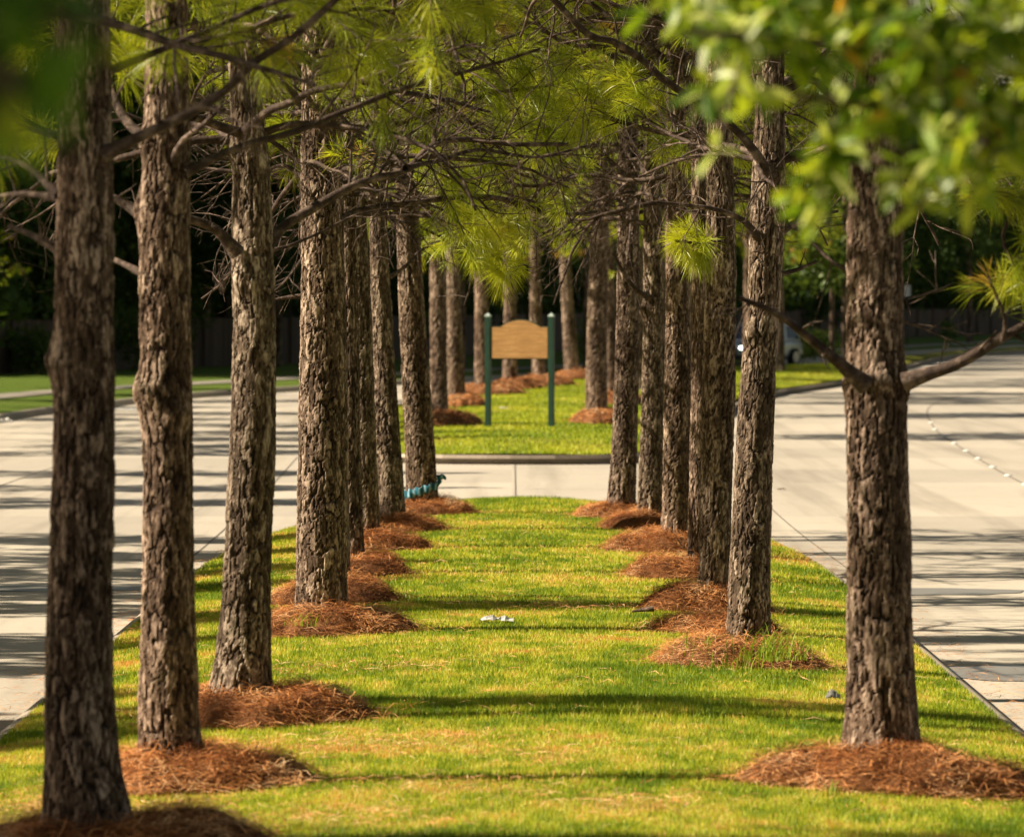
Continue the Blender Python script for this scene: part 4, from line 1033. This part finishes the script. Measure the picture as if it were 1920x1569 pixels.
# ------------------------------------------------------------------ woodland
def leafcloud(rs, centers, rad, n, size):
    c = centers[rs.integers(0, len(centers), n)]
    g = rs.normal(size=(n, 3)); g /= np.linalg.norm(g, axis=1)[:, None]
    p = c + g * (rs.random(n) ** .45)[:, None] * rad
    a = rs.normal(size=(n, 3)); a /= np.linalg.norm(a, axis=1)[:, None]; b = np.cross(a, rs.normal(size=(n, 3))); b /= np.linalg.norm(b, axis=1)[:, None]
    s = size * rs.uniform(.6, 1.3, n)[:, None]
    V = np.empty((n, 3, 3)); V[:, 0] = p - a * s; V[:, 1] = p + a * s * .6 + b * s * .8; V[:, 2] = p + a * s * .6 - b * s * .8
    return V.reshape(-1, 3)
def forest_proto(seed, H=17, z0=1.6, R_=3.6, n=5200, size=.17, nc=80):
    rs = np.random.default_rng(seed)
    z = rs.uniform(z0, H, nc); f = (z - z0) / (H - z0)
    rr = R_ * (.55 + .55 * np.sin(np.clip(f * 1.25 + .1, 0, 1) * math.pi)) * np.sqrt(rs.random(nc))
    a = rs.random(nc) * 6.283
    c = np.stack([rr * np.cos(a), rr * np.sin(a), z], 1)
    V = leafcloud(rs, c, 1.0, n, size)
    tone = np.repeat(rs.random(n), 3) * .8
    return V, tone
def ftrunk(H, r=.16):
    T = Tubes(); T.add([(0, 0, -.2), (.05, 0, H * .4), (-.1, .1, H * .9)], [r, r * .8, .03], 8); return T.V[0], T.F[0]
protos = [forest_proto(i, H=[17, 20, 14][i], z0=[1.2, 2.4, .6][i]) for i in range(3)]
VV, FT3, RN, MI = [], [], [], []; base = 0
rs = np.random.default_rng(4)
sel = OLr[(OLr[:, 1] > 105)]
cnt = 0
for off, step, sc in ((17, 4.2, 1.0), (21.5, 4.4, 1.15), (27, 4.6, 1.3), (33, 5.5, 1.4), (44, 6, 1.9)):
    lp = offs(sel, off); lp = resample(lp, int(np.sum(np.linalg.norm(np.diff(lp, axis=0), axis=1)) / step))
    for p in lp:
        if p[1] < 172: continue
        V, tn = protos[rs.integers(0, 3)]; a = rs.random() * 6.283; s = sc * rs.uniform(.85, 1.15)
        ca, sa = math.cos(a), math.sin(a); W = V * s
        W = np.stack([W[:, 0] * ca - W[:, 1] * sa + p[0] + rs.normal(0, .8), W[:, 0] * sa + W[:, 1] * ca + p[1] + rs.normal(0, .8), W[:, 2] + .25], 1)
        VV.append(W); FT3.append(np.arange(len(W)).reshape(-1, 3) + base); base += len(W); RN.append(np.clip(tn * rs.uniform(.5, 1.25), 0, 1)); MI.append(np.zeros(len(W) // 3))
        # trunk as triangles
        tv, tf = ftrunk(12); tv = tv + np.array([p[0], p[1], .2]); t3 = np.concatenate([tf[:, [0, 1, 2]], tf[:, [0, 2, 3]]])
        VV.append(tv); FT3.append(t3 + base); base += len(tv); RN.append(np.zeros(len(tv))); MI.append(np.ones(len(t3)))
        cnt += 1
print('woodland trees', cnt)
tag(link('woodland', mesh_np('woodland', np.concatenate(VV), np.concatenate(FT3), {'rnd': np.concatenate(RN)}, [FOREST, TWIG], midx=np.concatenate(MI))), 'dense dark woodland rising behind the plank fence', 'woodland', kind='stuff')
# verge trees in front of the fence
def verge_tree(label, px, py, w, seed, H, z0, cr, group='trees on the verge in front of the fence', z=.25, mat=FOREST, n=6000, R_=2.6, lean=0):
    d = dist_at(py, z); x = (px - 960) / F * d
    root = bpy.data.objects.new('verge_tree', None); COL.objects.link(root); root.location = (x, d, z); tag(root, label, 'tree', group)
    r = w / 2 / F * d
    link('trunk', trunk_mesh('trunk', [(0, 0, -.2, r * 1.15), (0, 0, 0, r * 1.1), (lean, 0, 2.5, r * .9), (lean * 2, 0, H, .03)], 18, .12, 3, seed), root)
    V, tn = forest_proto(seed, H, z0, R_, n, .14, 50)
    V[:, 0] += lean
    link('crown', mesh_np('crown', V, np.arange(len(V)).reshape(-1, 3), {'rnd': tn * cr}, [mat]), root)
verge_tree('verge tree with a dark trunk before the fence, between the second and third left pines', 387, 686, 15, 51, 11, 3.0, 1.1)
verge_tree('verge tree before the plank fence, left of the thickest left pine', 522, 688, 14, 52, 10, 3.2, 1.0)
verge_tree('pale-trunked verge tree right of the silver car', 1560, 678, 10, 53, 11, 3.4, 1.5, mat=SHRUB, z=.25)
verge_tree('second pale-trunked verge tree right of the silver car', 1584, 680, 12, 54, 12, 3.2, 1.4, mat=SHRUB, z=.25)
verge_tree('slim verge tree right of the nearest right pine', 1818, 642, 10, 55, 13, 4.5, .9, z=.25)
verge_tree('verge tree beyond the lawn, seen right of the sign', 1100, 690, 12, 57, 11, 3.6, 1.3, mat=SHRUB)
verge_tree('verge tree beyond the lawn, seen left of the sign', 868, 692, 12, 58, 11, 3.6, 1.2)
verge_tree('verge tree behind the right row left of the silver car', 1440, 672, 10, 59, 12, 3.0, 1.4, mat=SHRUB)
def shrub(label, px, py, R_, H, seed, mat=SHRUB, n=2500, size=.07):
    d = dist_at(py, .25); rs = np.random.default_rng(seed)
    c = np.stack([rs.normal(0, R_ * .5, 26), rs.normal(0, R_ * .5, 26), rs.uniform(.2, H, 26)], 1)
    V = leafcloud(rs, c, R_ * .45, n, size)
    tag(link('shrub', mesh_np('shrub', V, np.arange(len(V)).reshape(-1, 3), {'rnd': np.repeat(rs.random(n), 3)}, [mat]), None, ((px - 960) / F * d, d, .22)), label, 'shrub', 'shrubs on the far verge')
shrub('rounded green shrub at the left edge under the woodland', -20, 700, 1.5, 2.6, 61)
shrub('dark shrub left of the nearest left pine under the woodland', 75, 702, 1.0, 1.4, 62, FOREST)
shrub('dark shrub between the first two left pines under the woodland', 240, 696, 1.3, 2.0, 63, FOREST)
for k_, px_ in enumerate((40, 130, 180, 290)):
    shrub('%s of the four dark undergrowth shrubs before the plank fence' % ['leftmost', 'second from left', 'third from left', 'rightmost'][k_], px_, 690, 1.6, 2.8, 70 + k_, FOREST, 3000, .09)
shrub('bright low shrub right of the silver car', 1530, 674, 1.0, 1.0, 64)
shrub('small spiky sapling on the lawn right of the nearest right pine', 1777, 645, .5, 1.2, 65, SHRUB, 500)
shrub('low green shrub beyond the lawn between sign and right row', 1150, 688, 1.6, 1.5, 66)
# out-of-view left verge pines
for k, (x, y, s) in enumerate([(-14.4, 22.3, (1.05, .95, 1.62)), (-17.3, 21.9, (1.05, .95, 1.6)), (-14.6, 18.6, 1.25), (-14.2, 31.7, (.38, .38, 1.3)), (-14.0, 42.0, (.45, .45, 1.4)), (-16.8, 133, (.8, .8, .7)), (-16.5, 120, (.9, .9, .7)), (-15.6, 150, (.7, .7, .6)), (-15.2, 16, 1.0), (-14.2, 30.5, .84), (-14.9, 33.6, .86), (-14.2, 38.9, .82), (-15.3, 41.6, .95), (-13.9, 46.4, .86), (-14.9, 49.2, .95), (-13.8, 52.6, .84), (-14.4, 56, .9), (-14.8, 60, .86), (-14.8, 71, .9), (-14.2, 76.5, .88), (-14.5, 83, .9), (-15, 94, 1.0), (-14.4, 98, .95), (-14.6, 103, 1.0), (-15.0, 108, 1.0), (-15.2, 114, 1.0), (-16.2, 126, 1.05), (-17.5, 141, 1.1)]):
    root = bpy.data.objects.new('pine_tree', None); COL.objects.link(root); root.location = (x, y, .2); root.rotation_euler = (0, 0, k * 1.37); root.scale = (s, s, s) if np.isscalar(s) else s
    tag(root, 'tall unseen pine casting shade from the grass verge beyond the left road', 'tree', 'pines on the verge beyond the left road')
    if k == 0: VT = trunk_mesh('trunk', [(0, 0, -.2, .17), (0, 0, 0, .15), (0, 0, 5, .11), (0, 0, 11, .02)], 24, .1, 5, 77)
    link('trunk', VT, root); link('branchwork', LOWC[k % 3][0], root); link('crown', LOWC[k % 3][1], root)

# ------------------------------------------------------------------ near broadleaf trees (out of focus)
def leaf_mesh(name, Pn, Dn, L, rn, mat=BROAD):
    n = len(Pn); up = rng.normal(size=(n, 3)); up[:, 2] += 1.2
    sd = np.cross(Dn, up); sd /= np.linalg.norm(sd, axis=1)[:, None] + 1e-9
    nm = np.cross(sd, Dn)
    W = (L * rng.uniform(.30, .44, n))[:, None]; L = L[:, None]
    V = np.empty((n, 6, 3))
    V[:, 0] = Pn; V[:, 1] = Pn + Dn * L * .35 + sd * W * .5 + nm * W * .15; V[:, 2] = Pn + Dn * L * .72 + sd * W * .4 + nm * W * .1
    V[:, 3] = Pn + Dn * L - nm * L * .08; V[:, 4] = Pn + Dn * L * .72 - sd * W * .4 + nm * W * .1; V[:, 5] = Pn + Dn * L * .35 - sd * W * .5 + nm * W * .15
    f = (np.arange(n)[:, None, None] * 6 + np.array([[0, 1, 2, 3], [0, 3, 4, 5]])[None]).reshape(-1, 4)
    return mesh_np(name, V.reshape(-1, 3), f, {'rnd': np.repeat(rn, 6)}, [mat])
def broad_tree(label, bx, by, zb, limbs, seed, Hc, group, nleaf=9, L0=.075, hi=None, mat=None):
    """limbs: list of (polyline world, n side twigs, twig length)"""
    random.seed(seed)
    root = bpy.data.objects.new('broadleaf_tree', None); COL.objects.link(root); root.location = (bx, by, zb); tag(root, label, 'tree', group)
    o = np.array([bx, by, zb])
    link('trunk', trunk_mesh('trunk', [(0, 0, -.2, .13), (0, 0, 0, .12), (.05, 0, Hc * .5, .09), (0, 0, Hc, .03)], 28, .05, Hc, seed, depth=.4), root)
    T = Tubes(); tips = []
    allp = []
    for pl, ntw, Lt in limbs:
        pl = catmull(pl, .08) - o
        T.add(pl, np.linspace(.03, .008, len(pl)), 8)
        for q in range(ntw):
            j = int((.15 + .85 * random.random()) * (len(pl) - 2)); t = unit(pl[j + 1] - pl[j])
            dd = unit(t * .4 + unit(rvec()) + np.array([0, 0, .05]))
            T2 = Tubes()
            tt = []
            grow(T2, tt, pl[j], dd, Lt * random.uniform(.5, 1.1), .006, 1, 2, .3, -.03, 4, False)
            for vv, ff in zip(T2.V, T2.F): pass
            for vv in T2.V:
                k_ = 4 if len(vv) % 4 == 0 and len(vv) % 3 else 3
            T.V += T2.V; T.F += [f_ + T.n for f_ in T2.F]; T.n += T2.n
            for vv in T2.V: allp.append(vv)
    link('branch', T.mesh('branch'), root)
    pts = np.concatenate(allp)
    pick = pts[rng.integers(0, len(pts), nleaf)]
    Dn = rng.normal(size=(nleaf, 3)); Dn[:, 2] -= .35; Dn /= np.linalg.norm(Dn, axis=1)[:, None]
    L = L0 * rng.uniform(.6, 1.25, nleaf)
    rn = rng.random(nleaf) * .93; rn[rng.random(nleaf) < .012] = 1
    link('crown', leaf_mesh('crown', pick, Dn, L, rn, mat or BROAD), root)
    return root
d = 9.5
def Q(px, py, dd=9.5): return tuple(P(px, py, dd * (1.3 if px > 1000 else 1)))
b = (2.5, 13.2, .2)
rl = [([ (2.5, 13.2, 3.3), Q(2200, 60, 10), Q(1850, 60, 9.7), Q(1550, 80, 9.4), Q(1290, 60, 9.2)], 48, .30),
      ([ (2.5, 13.2, 3.1), Q(2200, 200, 10), Q(1900, 200, 9.8), Q(1650, 200, 9.5), Q(1430, 170, 9.4)], 44, .26),
      ([ (2.5, 13.2, 3.0), Q(2250, 300, 9.8), Q(1950, 260, 9.6), Q(1750, 280, 9.3), Q(1640, 300, 9.3)], 26, .2),
      ([ (2.5, 13.2, 3.6), Q(2200, -150, 10), Q(1800, -120, 9.7), Q(1500, -100, 9.6), Q(1300, -40, 9.6)], 40, .36),
      ([ (2.5, 13.2, 3.8), Q(2200, -500, 10.4), Q(1800, -420, 10.4), Q(1500, -350, 10.5)], 30, .45),
      ([ (2.5, 13.2, 3.9), (3.1, 13.0, 4.4), (3.6, 12.8, 4.5)], 30, .6), ([(2.5, 13.2, 3.9), (2.3, 14.2, 4.4), (2.1, 15, 4.3)], 26, .6)]
broad_tree('blurred near broadleaf tree hanging glossy leaves over the upper right', b[0], b[1], b[2], rl, 5, 4.6, 'near broadleaf trees', 12500, .085)
ll = [([(-1.5, 5.6, 2.9), Q(-100, -150, 5.2), Q(60, -20, 5.0), Q(130, 60, 5.0)], 26, .10),
      ([(-1.5, 5.6, 2.85), Q(-300, 120, 5.2), Q(-60, 110, 5.1), Q(40, 170, 5.0)], 22, .09),
      ([(-1.5, 5.6, 3.1), (-1.3, 5.0, 3.5), (-.8, 4.9, 3.6)], 40, .4), ([(-1.5, 5.6, 3.1), (-2.0, 5.4, 3.5), (-2.4, 5.2, 3.6)], 40, .4), ([(-1.5, 5.6, 3.0), (-1.1, 5.4, 3.25), (-.75, 5.2, 3.3)], 26, .25)]
broad_tree('very blurred near broadleaf tree with a few shade-dark leaves at the top left corner', -1.5, 5.6, .25, ll, 6, 3.6, 'near broadleaf trees', 3600, .07, mat=SHADEB)

# ------------------------------------------------------------------ light, camera
EL, AZ = math.radians(37), math.radians(-93)      # azimuth from +Y clockwise; sun on the left, slightly behind the camera
sd_ = Vector((math.sin(AZ) * math.cos(EL), math.cos(AZ) * math.cos(EL), math.sin(EL)))
sun = bpy.data.lights.new('sun', 'SUN'); sun.energy = 5.0; sun.angle = math.radians(.53); sun.color = (1.0, .87, .68)
so = bpy.data.objects.new('sun', sun); COL.objects.link(so); so.rotation_euler = sd_.to_track_quat('Z', 'Y').to_euler(); so.location = (-30, 0, 40)
wd = bpy.data.worlds.new('World'); scn.world = wd; wd.use_nodes = True
nt = wd.node_tree; bg = nt.nodes['Background']
sky = nt.nodes.new('ShaderNodeTexSky'); sky.sky_type = 'NISHITA'; sky.sun_disc = False; sky.sun_elevation = EL; sky.sun_rotation = AZ % (2 * math.pi)
nt.links.new(mixc(nt, 1.0, sky.outputs[0], (.78, .64, .48), 'MULTIPLY'), bg.inputs[0]); bg.inputs[1].default_value = .05
cam = bpy.data.cameras.new('camera'); co = bpy.data.objects.new('camera', cam); COL.objects.link(co)
co.location = (0, 0, ZC); co.rotation_euler = (math.pi / 2, 0, 0)
cam.sensor_width = 36; cam.lens = F / 1920 * 36; cam.shift_y = (HY - 784.5) / 1920
cam.clip_end = 3000; cam.clip_start = .5
cam.dof.use_dof = True; cam.dof.focus_distance = 41; cam.dof.aperture_fstop = 5.0
scn.camera = co
scn.view_settings.view_transform = 'Standard'; scn.view_settings.look = 'None'; scn.view_settings.exposure = 1.12
scn.cycles.max_bounces = 6; scn.cycles.diffuse_bounces = 2; scn.cycles.transparent_max_bounces = 4; scn.cycles.use_denoising = True
scn.cycles.sample_clamp_indirect = 4
print('script', time.time() - T_START)
